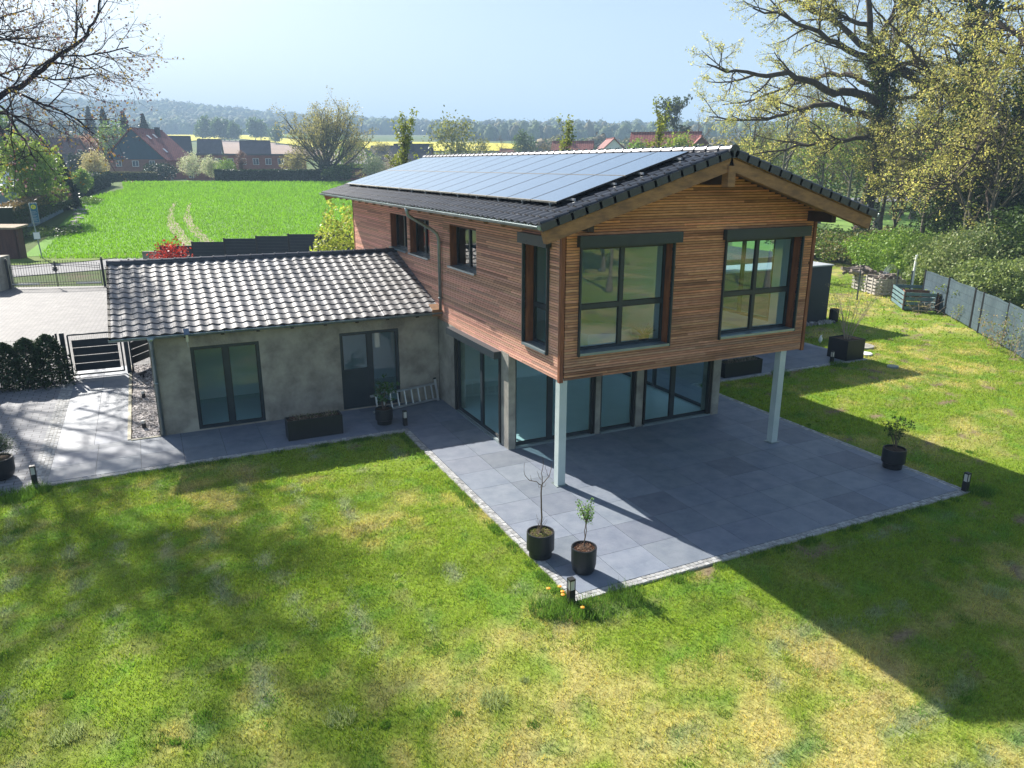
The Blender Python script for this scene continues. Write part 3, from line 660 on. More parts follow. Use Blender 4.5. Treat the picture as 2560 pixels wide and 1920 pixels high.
tp = ex+[tuft(x, y, 500, .32, .2) for x, y in ((-2.3, -4.55), (-1.9, -4.65), (-2.6, -4.3), (-10.9, 5.0), (-11.5, 4.9), (8.6, -4.4), (14.9, 5.2), (-1.2, -4.55), (-11.2, 4.7), (12.0, 5.2), (8.55, 4.9))]
for i in range(150):
    t = random.random()*30
    p = (-11+t, 5.08) if t < 8.9 else ((-2.17, 5.2-(t-8.9)) if t < 18.4 else (-2.05+(t-18.4), -4.44))
    if p[0] < 8.4: tp.append(tuft(p[0], p[1], 60, .12, .09))
o = mk('edge_grass', np.concatenate([p[0] for p in tp]), np.arange(sum(len(p[0]) for p in tp)).reshape(-1, 3), M['grass'], col=np.concatenate([p[1] for p in tp])); o['kind'] = 'stuff'; tag(o, 'longer grass creeping over the cobbled edge of the terrace')

# paving slabs: base slab, real tiles with open joints
def slabs(mb, x0, x1, y0, y1, w_, d_, off=0., z=.0, j=.008, jx=None):
    y = y0; r = 0
    while y < y1-.02:
        x = x0-((r % 2)*off); ye = min(y+d_, y1)
        while x < x1-.02:
            a, b = max(x, x0), min(x+w_, x1)
            if b-a > .03:
                g_ = random.choice((1, 1, 1, .94, .9, .8)) * random.uniform(.96, 1.03); c = (g_, g_*random.uniform(.99, 1.02), g_*random.uniform(.99, 1.04))
                mb.box(a+j/2, y+j/2, z-.02, b-j/2, ye-j/2, z, c)
            x += w_
        y += d_; r += 1
m = MB(); m.box(-1.87, -4.14, -.05, 8.22, 8.5, -.012); m.box(-10.7, 5.38, -.05, -1.87, 7.7, -.012); m.box(8.22, 5.53, -.05, 16.42, 12, -.012); m.box(-10.7, 7.7, -.05, -8.93, 16.5, -.012)
struct(m.build('paving_bed', M['joint']))
m = MB(); slabs(m, -1.87, 8.22, -4.14, 8.5, .98, .96, .0); slabs(m, -10.7, -1.87, 5.38, 7.69, 1.0, .98, .0); slabs(m, 8.22, 16.42, 5.53, 12, 1., .98, .0); slabs(m, -10.7, -8.93, 7.69, 16.5, .885, .98)
struct(m.build('terrace', M['tilef']))
# cobble edging, two rows of setts in mortar
def cob(mb, bed, x0, y0, x1, y1, along, n=2, w_=.09):
    bed.box(x0, y0, -.06, x1, y1, -.014)
    if along == 'x':
        for r in range(n):
            x = x0
            while x < x1-.03:
                l = random.uniform(.085, .12); g_ = random.uniform(.65, 1.2); t = random.uniform(-.004, .004)
                mb.box(x+.007, y0+r*w_+.006, -.05, min(x+l-.007, x1), y0+(r+1)*w_-.006, -.004+t, (g_, g_, g_)); x += l
    else:
        for r in range(n):
            y = y0
            while y < y1-.03:
                l = random.uniform(.085, .12); g_ = random.uniform(.65, 1.2); t = random.uniform(-.004, .004)
                mb.box(x0+r*w_+.006, y+.007, -.05, x0+(r+1)*w_-.006, min(y+l-.007, y1), -.004+t, (g_, g_, g_)); y += l
m = MB(); b = MB()
cob(m, b, -2.05, -4.32, 8.4, -4.14, 'x'); cob(m, b, -2.05, -4.14, -1.87, 5.38, 'y'); cob(m, b, -11.0, 5.2, -2.05, 5.38, 'x'); cob(m, b, 8.22, -4.14, 8.4, 5.35, 'y')
cob(m, b, 8.22, 5.35, 16.6, 5.53, 'x'); cob(m, b, 16.42, 5.53, 16.6, 12, 'y'); cob(m, b, -11.06, 5.38, -10.7, 16.5, 'y', 4)
struct(m.build('cobble_edging', M['cobble'])); struct(b.build('edging_mortar', M['mortar']))
# left walk, driveway, street, verge
m = MB(); m.box(-30, 5.05, -.05, -11.06, 16.3, -.015); struct(m.build('side_path', M['pavl']))
m = MB(); m.prism([(-34, 16.5), (-8.93, 16.5), (-8.2, 16.5), (-8.2, 16.2), (12, 16.2), (12, 40), (-9, 38.1), (-34, 46.5)], -.05, -.02); struct(m.build('driveway', M['drive']))
gq, hq = np.array(at(40, 722)[:2]), np.array(at(800, 640)[:2])
rd = [at(-500, 735), at(320, 668), (14, 47, 0), (60, 34, 0), (63, 41, 0), (16, 54, 0), at(330, 640), at(-500, 668)]
m = MB(); m.prism([p[:2] for p in rd][::-1], -.05, -.012); struct(m.build('road', M['road']))
m = MB(); m.box(-8.93, 7.68, -.05, -8.2, 16.4, -.02); struct(m.build('gravel_bed_base', M['soil']))
vs = []; m = MB()
for i in range(5200):
    x, y = random.uniform(-8.9, -8.22), random.uniform(7.72, 16.3); s = random.uniform(.012, .03); g_ = random.choice((.35, .6, .9, 1.3, 1.5)); a = random.random()*3
    m.obox((x, y, -.012+s*.3), (math.cos(a), math.sin(a), .2), (-math.sin(a), math.cos(a), .1), (.1, .2, 1), s, s*.8, s*.6, (g_, g_*.97, g_*.97))
tag(m.build('gravel', M['gravel']), 'grey gravel strip beside the annex gable wall', None, None, 'stuff')
m = MB(); m.box(-9.02, 7.69, -.05, -8.93, 16.4, .02); m.box(-8.93, 7.6, -.05, -8.2, 7.68, .02)
M['edge'] = mat('edging', (.50, .46, .34), (.42, .39, .30), 3, .8); struct(m.build('gravel_kerb', M['edge']))
# manhole and stepping discs
def disc(name, c, r, col, label, cat, grp=None):
    m_ = MB(); m_.lathe((c[0], c[1], 0), [(r, -.04), (r, .018), (r*.93, .03), (r*.9, .024), (.01, .024)], 28); return tag(m_.build(name, col, base=(c[0], c[1], 0)), label, cat, grp)
p = at(2150, 864); disc('manhole_cover', p, .55, M['concs'], 'round concrete manhole cover in the lawn beside the black cube planter', 'manhole cover')
p = at(2162, 884); disc('stepping_stone', p, .28, M['white'], 'small pale disc in the lawn close to the black cube planter', 'stone')
p = at(2232, 916); disc('stepping_stone', p, .2, M['sill'], 'small pale green disc lying at the edge of the roof shadow on the lawn', 'stone')
# ------------------------------------------------------------------ PLANTS: generators
def tubes(branches, name, mt, parent):
    """branches: list of (pts(n,3), radii(n), k)"""
    if not branches: return None
    groups = {}
    for p, r, k in branches: groups.setdefault((len(p), k), []).append((p, r))
    VV = []; FF = []; off = 0
    for (n, k), lst in groups.items():
        Pn = np.array([a[0] for a in lst]); Rn = np.array([a[1] for a in lst]); B = len(lst)
        T = np.gradient(Pn, axis=1); T /= np.linalg.norm(T, axis=2, keepdims=True)+1e-9
        ref = np.where(np.abs(T[:, :1, 2:3]) > .8, np.array((1., 0, 0)), np.array((0, 0, 1.)))
        A = np.cross(T, np.broadcast_to(ref, T.shape)); A /= np.linalg.norm(A, axis=2, keepdims=True)+1e-9; Bn = np.cross(T, A)
        th = np.arange(k)*2*math.pi/k
        V = Pn[:, :, None]+Rn[:, :, None, None]*(A[:, :, None]*np.cos(th)[:, None]+Bn[:, :, None]*np.sin(th)[:, None])
        i, j = np.meshgrid(np.arange(n-1), np.arange(k), indexing='ij'); q = np.stack((i*k+j, i*k+(j+1) % k, (i+1)*k+(j+1) % k, (i+1)*k+j), -1).reshape(-1, 4)
        FF.append((q[None]+np.arange(B)[:, None, None]*n*k).reshape(-1, 4)+off); VV.append(V.reshape(-1, 3)); off += B*n*k
    return mk(name, np.concatenate(VV), np.concatenate(FF), mt, parent, smooth=True)
def leafcloud(cen, size, cols, name, mt, parent, jit=.25, up=.3, aspect=.6, extra=None):
    """small tilted leaf quads at the centres"""
    cen = np.asarray(cen, float); n = len(cen)
    size = np.asarray(size, float)*rng.uniform(.6, 1.35, n) if np.ndim(size) == 0 else size
    nr = rng.normal(0, 1, (n, 3)); nr[:, 2] += up; nr /= np.linalg.norm(nr, axis=1, keepdims=True)
    a = np.cross(nr, rng.normal(0, 1, (n, 3))); a /= np.linalg.norm(a, axis=1, keepdims=True); b = np.cross(nr, a)
    a *= size[:, None]; b *= (size*aspect)[:, None]
    V = np.stack((cen-a, cen-b*.9, cen+a, cen+b), 1).reshape(-1, 3)
    cols = np.atleast_2d(cols); ci = cols[rng.integers(0, len(cols), n)]
    cc = np.clip(ci*rng.uniform(1-jit, 1+jit, (n, 1)), 0, 1)
    F = np.arange(4*n).reshape(-1, 4)
    if extra is not None:
        eV, eF, eC = extra; F = np.concatenate((F, eF+4*n)); V = np.concatenate((V, eV)); cc = np.concatenate((cc, eC))
    return mk(name, V, F, mt, parent, cc)
def nrmz(v): return v/(np.linalg.norm(v)+1e-9)
def bend(p, d, L, n, wob, trop):
    pts = [np.array(p, float)]; d = np.array(d, float)
    for i in range(n):
        d = nrmz(d+rng.normal(0, wob, 3)+np.array((0, 0, trop))); pts.append(pts[-1]+d*L/n)
    return np.array(pts), d
def side(d, ang):
    a = np.cross(d, rng.normal(0, 1, 3)); a = nrmz(a); return nrmz(d*math.cos(ang)+a*math.sin(ang))
def sprout(pts, r0, r1, lv, S, out, tips):
    """children along a branch polyline; S = list of level dicts"""
    if lv >= len(S): return
    s = S[lv]; n = len(pts); cum = np.linspace(0, 1, n)
    for i in range(s['n']):
        t = s.get('t0', .25)+(1-s.get('t0', .25))*(i+random.random())/s['n']
        f = t*(n-1); a = min(int(f), n-2); p = pts[a]+(pts[a+1]-pts[a])*(f-a); dr = nrmz(pts[a+1]-pts[a])
        d = side(dr, R(random.uniform(*s['a'])));
        if s.get('flat'): d[2] *= s['flat']; d = nrmz(d)
        L = s['L']*random.uniform(.6, 1.25)*(1-.45*t); r = min((r0+(r1-r0)*t)*.65, s['r'])
        q, d2 = bend(p, d, L, s.get('k', 3), s.get('w', .18), s.get('u', .05))
        out.append((q, np.linspace(r, r*.35, len(q)), s.get('s', 3)))
        if lv == len(S)-1: tips.append(q)
        else: sprout(q, r, r*.35, lv+1, S, out, tips)
def tip_leaves(tips, per, spread):
    T = np.array([t for t in tips]); n = len(T); k = T.shape[1]
    i = np.repeat(np.arange(n), per); f = rng.random(len(i))**.6*(k-1.001); a = f.astype(int); fr = (f-a)[:, None]
    return T[i, a]*(1-fr)+T[i, a+1]*fr+rng.normal(0, spread, (len(i), 3))
def tree(name, label, cat, base, h, r, trunk_pts, S, leaf, cols, per, spread, lsize, group=None, bark='bark', limbs=(), lmat='leaf', crownname='crown', extra_pts=None, tfac=.55):
    t = thing(name, label, cat, base, group); out = []; tips = []
    tp = np.array(trunk_pts, float); n = len(tp)
    f = np.linspace(0, n-1, max(9, n*2)); tp = np.stack([np.interp(f, range(n), tp[:, i]) for i in range(3)], 1)
    tp[1:-1] += rng.normal(0, r*.18, (len(tp)-2, 3))
    rad = r*(1-.85*np.linspace(0, 1, len(tp))**tfac*1.0); rad[0] *= 1.45; rad[-1] = max(rad[-1], .02)
    out.append((tp, np.maximum(rad, .02), 10)); sprout(tp, r, r*.25, 0, S, out, tips)
    for L, r0, r1 in limbs:
        L = np.array(L, float); f = np.linspace(0, len(L)-1, len(L)*3-2); L = np.stack([np.interp(f, range(len(L)), L[:, i]) for i in range(3)], 1)
        L[1:-1] += rng.normal(0, r0*.35, (len(L)-2, 3)); out.append((L, np.linspace(r0, r1, len(L)), 7)); sprout(L, r0, r1, 1, S, out, tips)
    tubes(out, 'trunk', M[bark], t)
    c = tip_leaves(tips, per, spread)
    if extra_pts is not None: c = np.concatenate((c, extra_pts))
    c = c[c[:, 2] > base[2]+.1]
    leafcloud(c, lsize, cols, crownname, M[lmat], t); return t
def blob_pts(c, rad, n, lump=.35, f=1.3):
    """points filling a lumpy ellipsoid, denser to its skin"""
    d = rng.normal(0, 1, (n, 3)); d /= np.linalg.norm(d, axis=1, keepdims=True)
    q = fbm(d[:, 0]*f*2+c[0], d[:, 1]*f*2+d[:, 2]*f*2+c[1], 3)
    rr = (1-lump+2*lump*q)*rng.random(n)**.28
    return np.array(c)+d*rr[:, None]*np.array(rad)
def bush(name, label, cat, base, rx, h, n, cols, ls, group=None, stems=5, lmat='leafd', bark='bark', lump=.35, ry=None, z0=.0, part='foliage'):
    t = thing(name, label, cat, base, group); b = np.array(base)
    c = blob_pts((base[0], base[1], base[2]+h*.52+z0), (rx, ry or rx, h*.52-z0*.5), n, lump); c = c[c[:, 2] > base[2]+.02]
    leafcloud(c, ls, cols, part, M[lmat], t)
    out = []
    for i in range(stems):
        a = random.uniform(0, 6.28); q, _ = bend(b+np.array((math.cos(a)*rx*.12, math.sin(a)*rx*.12, -.05)), (math.cos(a)*.4, math.sin(a)*.4, 1), h*.75, 5, .12, .05)
        out.append((q, np.linspace(h*.018+.008, .006, 6), 5))
    tubes(out, 'stem', M[bark], t); return t
def rot(p, a): c, s = math.cos(a), math.sin(a); return (p[0]*c-p[1]*s, p[0]*s+p[1]*c)
def hedge(name, label, pts, w_, h, n, cols, ls, group=None, top=None):
    base = tuple(pts[0]); t = thing(name, label, 'hedge', base, group); core = MB(); cen = []; tot = sum(math.dist(a[:2], b[:2]) for a, b in zip(pts, pts[1:]))
    for a, b in zip(pts, pts[1:]):
        a, b = np.array(a, float), np.array(b, float); d = b-a; L = np.linalg.norm(d[:2]); sd_ = np.array((-d[1], d[0], 0))/L
        core.beam(a+(0, 0, h*.47), b+(0, 0, h*.47), w_*.8, h*.9, (.02, .035, .012))
        k = int(n*L/tot); u = rng.random(k); fc = rng.random(k); q = a+d*u[:, None]; bump = (fbm(u*L*.8+3, u*0+a[0], 3)-.5)*.35
        topm = fc > .62; off = np.where(topm, rng.uniform(-1, 1, k), np.sign(rng.normal(0, 1, k))*rng.uniform(.85, 1.08, k))*w_/2; z = np.where(topm, h*(.93+bump*.35)+rng.normal(0, .03, k), rng.random(k)*h)
        cen.append(q+sd_*off[:, None]+np.stack((0*z, 0*z, z), 1))
    cen = np.concatenate(cen); fo = np.array(core.f); fv = np.array(core.v)
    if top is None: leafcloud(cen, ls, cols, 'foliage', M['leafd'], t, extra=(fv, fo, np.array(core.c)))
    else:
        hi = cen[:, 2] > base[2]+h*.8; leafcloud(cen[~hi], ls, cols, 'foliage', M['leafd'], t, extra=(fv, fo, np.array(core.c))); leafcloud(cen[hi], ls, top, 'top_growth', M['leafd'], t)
    return t
G1 = [(.16, .26, .035), (.12, .21, .03), (.20, .29, .05)]; G2 = [(.07, .12, .02), (.05, .09, .018), (.09, .14, .03)]; GD = [(.022, .045, .018), (.03, .055, .022), (.018, .035, .02)]
GY_ = [(.50, .45, .16), (.43, .42, .14), (.56, .50, .20), (.32, .35, .11)]; GO = [(.26, .23, .09), (.20, .19, .07), (.30, .27, .10)]; WH = [(.50, .52, .38), (.30, .36, .18), (.58, .56, .48)]; PK = [(.42, .25, .20), (.35, .20, .15)]
def tree_at(name, label, cat, b, kind, h, w_, group=None, **k):
    """a whole tree of one kind at base b"""
    b = np.array(b, float); top = b+(0, 0, h)
    if kind == 'round':      # leafy crown
        S = [dict(n=12, a=(35, 75), L=w_*.55, r=h*.012, t0=.25, u=.12, k=3), dict(n=6, a=(25, 60), L=w_*.28, r=.05, k=2, u=.08), ]
        return tree(name, label, cat, tuple(b), h, h*.022, [b, b+(0, 0, h*.4), b+(0, 0, h*.8)], S, 0, k.get('cols', G1), k.get('per', 22), w_*.07, k.get('ls', h*.025), group, bark=k.get('bark', 'barkg'), extra_pts=blob_pts((b[0], b[1], b[2]+h*.6), (w_*.5, w_*.5, h*.42), k.get('n', 1500)))
    if kind == 'fan':        # many upright limbs fanning out, nearly bare
        S = [dict(n=46, a=(12, 72), L=h*.72, r=h*.011, t0=.03, u=.075, k=5, w=.07, s=4), dict(n=9, a=(12, 38), L=h*.3, r=.06, k=3, u=.06, t0=.35), dict(n=3, a=(15, 40), L=h*.13, r=.03, k=2)]
        return tree(name, label, cat, tuple(b), h, h*.035, [b, b+(0, 0, h*.12), b+(0, 0, h*.3)], S, 0, k.get('cols', GO), k.get('per', 7), .22, k.get('ls', .14), group, bark='barkg')
    if kind == 'poplar':
        S = [dict(n=44, a=(14, 32), L=h*.36, r=h*.007, t0=.03, u=.2, k=3, w=.08), dict(n=5, a=(15, 35), L=h*.08, r=.03, k=2, u=.15)]
        return tree(name, label, cat, tuple(b), h, h*.014, [b, b+(0, 0, h*.5), top], S, 0, k.get('cols', [(.20, .24, .05), (.26, .28, .07)]), k.get('per', 12), h*.012, k.get('ls', h*.011), group, bark='barkg')
    if kind == 'bare':
        S = [dict(n=12, a=(25, 60), L=h*.38, r=h*.012, t0=.3, u=.1, k=4), dict(n=6, a=(20, 50), L=h*.18, r=.05, k=3, u=.06), dict(n=4, a=(20, 45), L=h*.09, r=.025, k=2)]
        return tree(name, label, cat, tuple(b), h, h*.02, [b, b+(0, 0, h*.45), b+(0, 0, h*.85)], S, 0, k.get('cols', [(.18, .15, .10)]), k.get('per', 2), .2, k.get('ls', .10), group, bark='barkg')
    if kind == 'conifer':
        t = thing(name, label, cat, tuple(b), group); n = k.get('n', 2600); z = rng.random(n)**.8; tier = (z*13) % 1
        rr = (1-z)**k.get('p', .85)*w_*.5*(.62+.42*(1-tier))*rng.random(n)**.35; a = rng.uniform(0, 6.28, n)
        cen = np.stack((b[0]+rr*np.cos(a), b[1]+rr*np.sin(a), b[2]+h*.06+z*h*.94-rr*.22), 1); leafcloud(cen, k.get('ls', h*.028), k.get('cols', GD), 'crown', M['leafd'], t, up=1)
        tubes([(np.array([b, b+(0, 0, h*.5), top]), np.array([h*.02, h*.012, .02]), 6)], 'trunk', M['bark'], t); return t
# ------------------------------------------------------------------ FAR LAND: fields, woods, village
def fieldpatch(name, us, vlo, vhi, mt, lift=.12, n=10, pts=None):
    """strip on the terrain between two lines of ground points"""
    A = [at(u, v) for u, v in zip(us, vlo)]; B = [at(u, v) for u, v in zip(us, vhi)]; V = []; nu = len(us)
    for j in range(n+1):
        for a, b in zip(A, B):
            x, y = a[0]+(b[0]-a[0])*j/n, a[1]+(b[1]-a[1])*j/n; V.append((x, y, float(H(x, y))+lift))
    F = np.array([(j*nu+i, j*nu+i+1, (j+1)*nu+i+1, (j+1)*nu+i) for j in range(n) for i in range(nu-1)])
    return struct(mk(name, V, F, mt, smooth=True))
# the young green crop: fine grid with drilled rows and two tramlines
M['crop'] = mat('young_crop', (.12, .27, .012), (.08, .21, .010), .35, .9, .15, detail=10, bump=1.0, bscale=6, c3=(.06, .125, .012), s3=.05, k3=(.5, .72), stretch=(1, .45, 1))
M['rape'] = mat('rapeseed', (.62, .52, .03), (.50, .47, .05), .03, .95, .1)
M['brown'] = mat('ploughed', (.33, .24, .19), (.27, .20, .16), .02, .95, .1)
M['pale'] = mat('pale_green_crop', (.16, .28, .06), (.20, .30, .08), .02, .95, .1)
M['bare'] = mat('bare_soil', (.36, .29, .22), (.20, .20, .10), .8, .95, .1, detail=10)
fu = [-120, -20, 60, 125, 170, 215, 300, 400, 500, 650, 800, 1000, 1300, 1700]
flo = [652, 648, 644, 641, 639, 637, 634, 632, 630, 627, 624, 620, 616, 612]
fhi = [650, 647, 640, 590, 545, 508, 489, 470, 461, 458, 459, 459, 459, 459]
crop = fieldpatch('green_field', fu, flo, fhi, M['crop'], .06, 24)
for a in ((440, 505, 505, 640), (476, 510, 566, 640)):
    p, q = at(a[0], a[1]), at(a[2], a[3]); m = MB(); n = 26; V = []; F = []
    for i in range(n+1):
        t = i/n; c = np.array(p[:2])+(np.array(q[:2])-np.array(p[:2]))*t; cv = math.sin(t*3.1)*-1.4; wv = (.16+.55*t)*random.uniform(.6, 1.3)
        for s_ in (-1, 1): x, y = c[0]+cv+s_*wv, c[1]; V.append((x, y, float(H(x, y))+.12))
    F = np.array([(2*i, 2*i+1, 2*i+3, 2*i+2) for i in range(n)]); struct(mk('field_track', V, F, M['bare']))
# crop tufts give the field its nap
n = 90000; s = rng.uniform(57, 150, n); t_ = rng.uniform(tau(60), tau(900), n); x, y = SL(s, 0)[0]+RH[0]*t_*s, SL(s, 0)[1]+RH[1]*t_*s
bx = np.interp(t_, [tau(a) for a in (60, 125, 170, 215, 300)], [62, 74, 92, 115, 130]); ok = (s < bx+.0*s) | (t_ > tau(300)); ok &= s > 60; x, y, s = x[ok], y[ok], s[ok]; n = len(x)
ok = np.ones(n, bool); z = H(x, y); h = rng.uniform(.08, .22, n)*(.6+s/130); w_ = .05*(.6+s/110); a = rng.uniform(0, 3.1, n)
V = np.empty((n, 3, 3)); V[:, 0] = np.stack((x-np.cos(a)*w_, y-np.sin(a)*w_, z), 1); V[:, 1] = np.stack((x+np.cos(a)*w_, y+np.sin(a)*w_, z), 1); V[:, 2] = np.stack((x+rng.normal(0, .05, n), y+rng.normal(0, .05, n), z+.06+h), 1)
o = mk('crop_blades', V.reshape(-1, 3), np.arange(3*n).reshape(-1, 3), M['grass'], col=np.clip(np.array((.155, .32, .018))*rng.uniform(.7, 1.35, (n, 1)), 0, 1)); o['kind'] = 'stuff'; tag(o, 'bright green young cereal covering the field behind the driveway')
M['verge'] = mat('verge_grass', (.16, .21, .05), (.10, .16, .03), .8, .95, .1, bump=.8, bscale=10)
fieldpatch('grass_verge', [-200, 60, 200, 330, 420, 800, 1300], [669, 663, 655, 641, 638, 634, 622], [640, 634, 628, 624, 622, 618, 612], M['verge'], .03, 4)
fieldpatch('rapeseed_field', [395, 430, 500, 560, 620, 640], [357, 357, 353, 349, 347, 346], [338, 338, 338, 338, 339, 342], M['rape'], .6, 6)
fieldpatch('rapeseed_field', [600, 640, 700, 760, 900, 1100, 1250, 1430], [349, 352, 360, 368, 378, 380, 380, 380], [340, 343, 347, 351, 356, 357, 360, 368], M['rape'], .5, 6)
fieldpatch('ploughed_field', [550, 600, 650, 700, 760, 860], [386, 388, 390, 392, 392, 394], [352, 353, 354, 362, 371, 384], M['brown'], .35, 8)
fieldpatch('pale_field', [640, 700, 760, 830], [340, 343, 348, 354], [332, 333, 337, 344], M['pale'], .8, 4)
# woods as one mass of crowns
def ico():
    import bmesh
    b = bmesh.new(); bmesh.ops.create_icosphere(b, subdivisions=1, radius=1); V = np.array([v.co[:] for v in b.verts]); F = np.array([[v.index for v in f.verts] for f in b.faces]); b.free()
    b = bmesh.new(); bmesh.ops.create_icosphere(b, subdivisions=2, radius=1); V2 = np.array([v.co[:] for v in b.verts]); F2 = np.array([[v.index for v in f.verts] for f in b.faces]); b.free(); return V, F, V2, F2
IV, IF, IV2, IF2 = ico()
def nrm_rows(v): return v/(np.linalg.norm(v, axis=1, keepdims=True)+1e-9)
def wood(name, label, s, t, rad, hgt, cols, fine=False, jag=.12, qn=22):
    A, B = (IV2, IF2) if fine else (IV, IF)
    n = len(s); x, y = SL(s, 0)[0]+RH[0]*t*s, SL(s, 0)[1]+RH[1]*t*s; z = H(x, y); k = len(A)
    V = A[None]*(1+rng.normal(0, jag, (n, k, 1)).clip(-.5, .6)); sc_ = np.stack((rad, rad, hgt), 1)[:, None]; V = V*sc_+np.stack((x, y, z+hgt*.75), 1)[:, None]
    sm_ = True; F = (B[None]+(np.arange(n)*k)[:, None, None]).reshape(-1, 3); ci = np.array(cols)[rng.integers(0, len(cols), n)]*rng.uniform(.7, 1.35, (n, 1))
    cc = np.repeat(ci, len(B), 0)*rng.uniform(.8, 1.2, (n*len(B), 1)); kk = np.repeat(np.arange(n), qn); d = rng.normal(0, 1, (len(kk), 3)); d /= np.linalg.norm(d, axis=1, keepdims=True); d[:, 2] = np.abs(d[:, 2])
    q = d*np.stack((rad, rad, hgt), 1)[kk]*rng.uniform(.9, 1.25, (len(kk), 1))+np.stack((x, y, z+hgt*.75), 1)[kk]; nr = nrm_rows(d+rng.normal(0, .5, d.shape)); a_ = nrm_rows(np.cross(nr, rng.normal(0, 1, d.shape))); b_ = np.cross(nr, a_); sz = (rad[kk]*rng.uniform(.15, .36, len(kk)))[:, None]
    QV = np.stack((q-a_*sz, q-b_*sz, q+a_*sz), 1).reshape(-1, 3); VF = V.reshape(-1, 3); F = np.concatenate((F, np.arange(len(QV)).reshape(-1, 3)+len(VF))); cc = np.concatenate((cc, ci[kk]*rng.uniform(.7, 1.5, (len(kk), 1))))
    o = mk(name, np.concatenate((VF, QV)), F, M['woodl'], col=np.clip(cc, 0, 1), smooth=True); o['kind'] = 'stuff'; tag(o, label); return o
HC = [(.09, .13, .035), (.12, .15, .04), (.07, .10, .03), (.13, .12, .05), (.035, .06, .03), (.10, .14, .05)]
n = 11000; s = 905+rng.random(n)**1.1*620; t = rng.uniform(tau(-60), tau(2620), n); r = rng.uniform(3.5, 7.5, n)
wood('hill_forest', 'hazy spring forest covering the long hill behind the village', s, t, r, r*rng.uniform(.9, 1.5, n), HC, True)
n = 2200; s = rng.uniform(560, 880, n); t = np.where(rng.random(n) < .25, rng.uniform(tau(-40), tau(380), n), rng.uniform(tau(1080), tau(2600), n)); r = rng.uniform(2.2, 4.6, n)
wood('valley_wood', 'bluish belt of woodland at the foot of the hill beyond the yellow fields', s, t, r, r*rng.uniform(1, 1.7, n), HC, True, .15, 40)
n = 800; s = rng.uniform(250, 420, n); t = np.where(rng.random(n) < .35, rng.uniform(tau(-40), tau(240), n), rng.uniform(tau(1340), tau(2600), n)); r = rng.uniform(1.3, 3.0, n)
wood('parkland_trees', 'loose bushes and treetops between the far gardens', s, t, r, r*rng.uniform(.9, 1.4, n), [(.13, .17, .04), (.10, .14, .04), (.17, .16, .07), (.20, .17, .11)], True, .16, 70)

# ---- village houses
M['brickr'] = brick_mat('red_brick', (.36, .12, .08), (.28, .09, .065), (.25, .19, .16), .6, .2, .02, vert=True, bump=0)
M['brickb'] = brick_mat('brown_brick', (.33, .15, .11), (.27, .12, .09), (.24, .19, .16), .6, .2, .02, vert=True, bump=0)
M['rred'] = brick_mat('red_roof', (.34, .09, .07), (.27, .075, .06), (.10, .04, .035), .5, .45, .05, bump=.2, spec=.3)
M['rpink'] = brick_mat('pinkish_roof', (.42, .16, .13), (.34, .12, .10), (.20, .07, .06), .5, .45, .06, bump=.2)
M['rdark'] = mat('dark_roof', (.05, .05, .06), (.035, .035, .042), 1, .6)
M['rgrey'] = mat('slate_grey_roof', (.12, .11, .12), (.09, .085, .09), 1, .6)
M['rbrown'] = brick_mat('brown_roof', (.17, .085, .075), (.13, .07, .06), (.07, .04, .035), .5, .45, .05, bump=.2)
M['slateb'] = mat('blue_slate', (.03, .075, .12), (.025, .06, .10), 1, .5)
M['winpane'] = mat('far_glass', (.05, .07, .09), rough=.1, spec=.8)
def local(name, label, cat, loc, yaw, group=None):
    o = thing(name, label, cat, loc, group); o.rotation_euler[2] = yaw; BASE[o.name] = (0, 0, 0); return o
def face_yaw(b, add=0):
    d = CAM[:2]-np.array(b[:2]); return math.atan2(d[0], -d[1])+R(add)
def vwin(t, x, z, w_, h, wall='f', W=0, L=0, shut=False, bars=1):
    f, g = MB(), MB(); e = .09
    def bx(mb, u0, u1, v0, v1, d):
        if wall == 'f': mb.box(u0, -d, v0, u1, .02, v1)
        elif wall == 'r': mb.box(W/2-.02, u0, v0, W/2+d, u1, v1)
        else: mb.box(-W/2-d, u0, v0, -W/2+.02, u1, v1)
    bx(f, x, x+w_, z, z+e, .06); bx(f, x, x+w_, z+h-e, z+h, .06); bx(f, x, x+e, z+e, z+h-e, .06); bx(f, x+w_-e, x+w_, z+e, z+h-e, .06)
    for i in range(1, bars+1): u = x+w_*i/(bars+1); bx(f, u-.04, u+.04, z+e, z+h-e, .06)
    fo = f.build('window', M['white_p'], t); bx(g, x+e, x+w_-e, z+e, z+h-e, .03); g.build('pane', M['white_p' if shut else 'winpane'], fo)
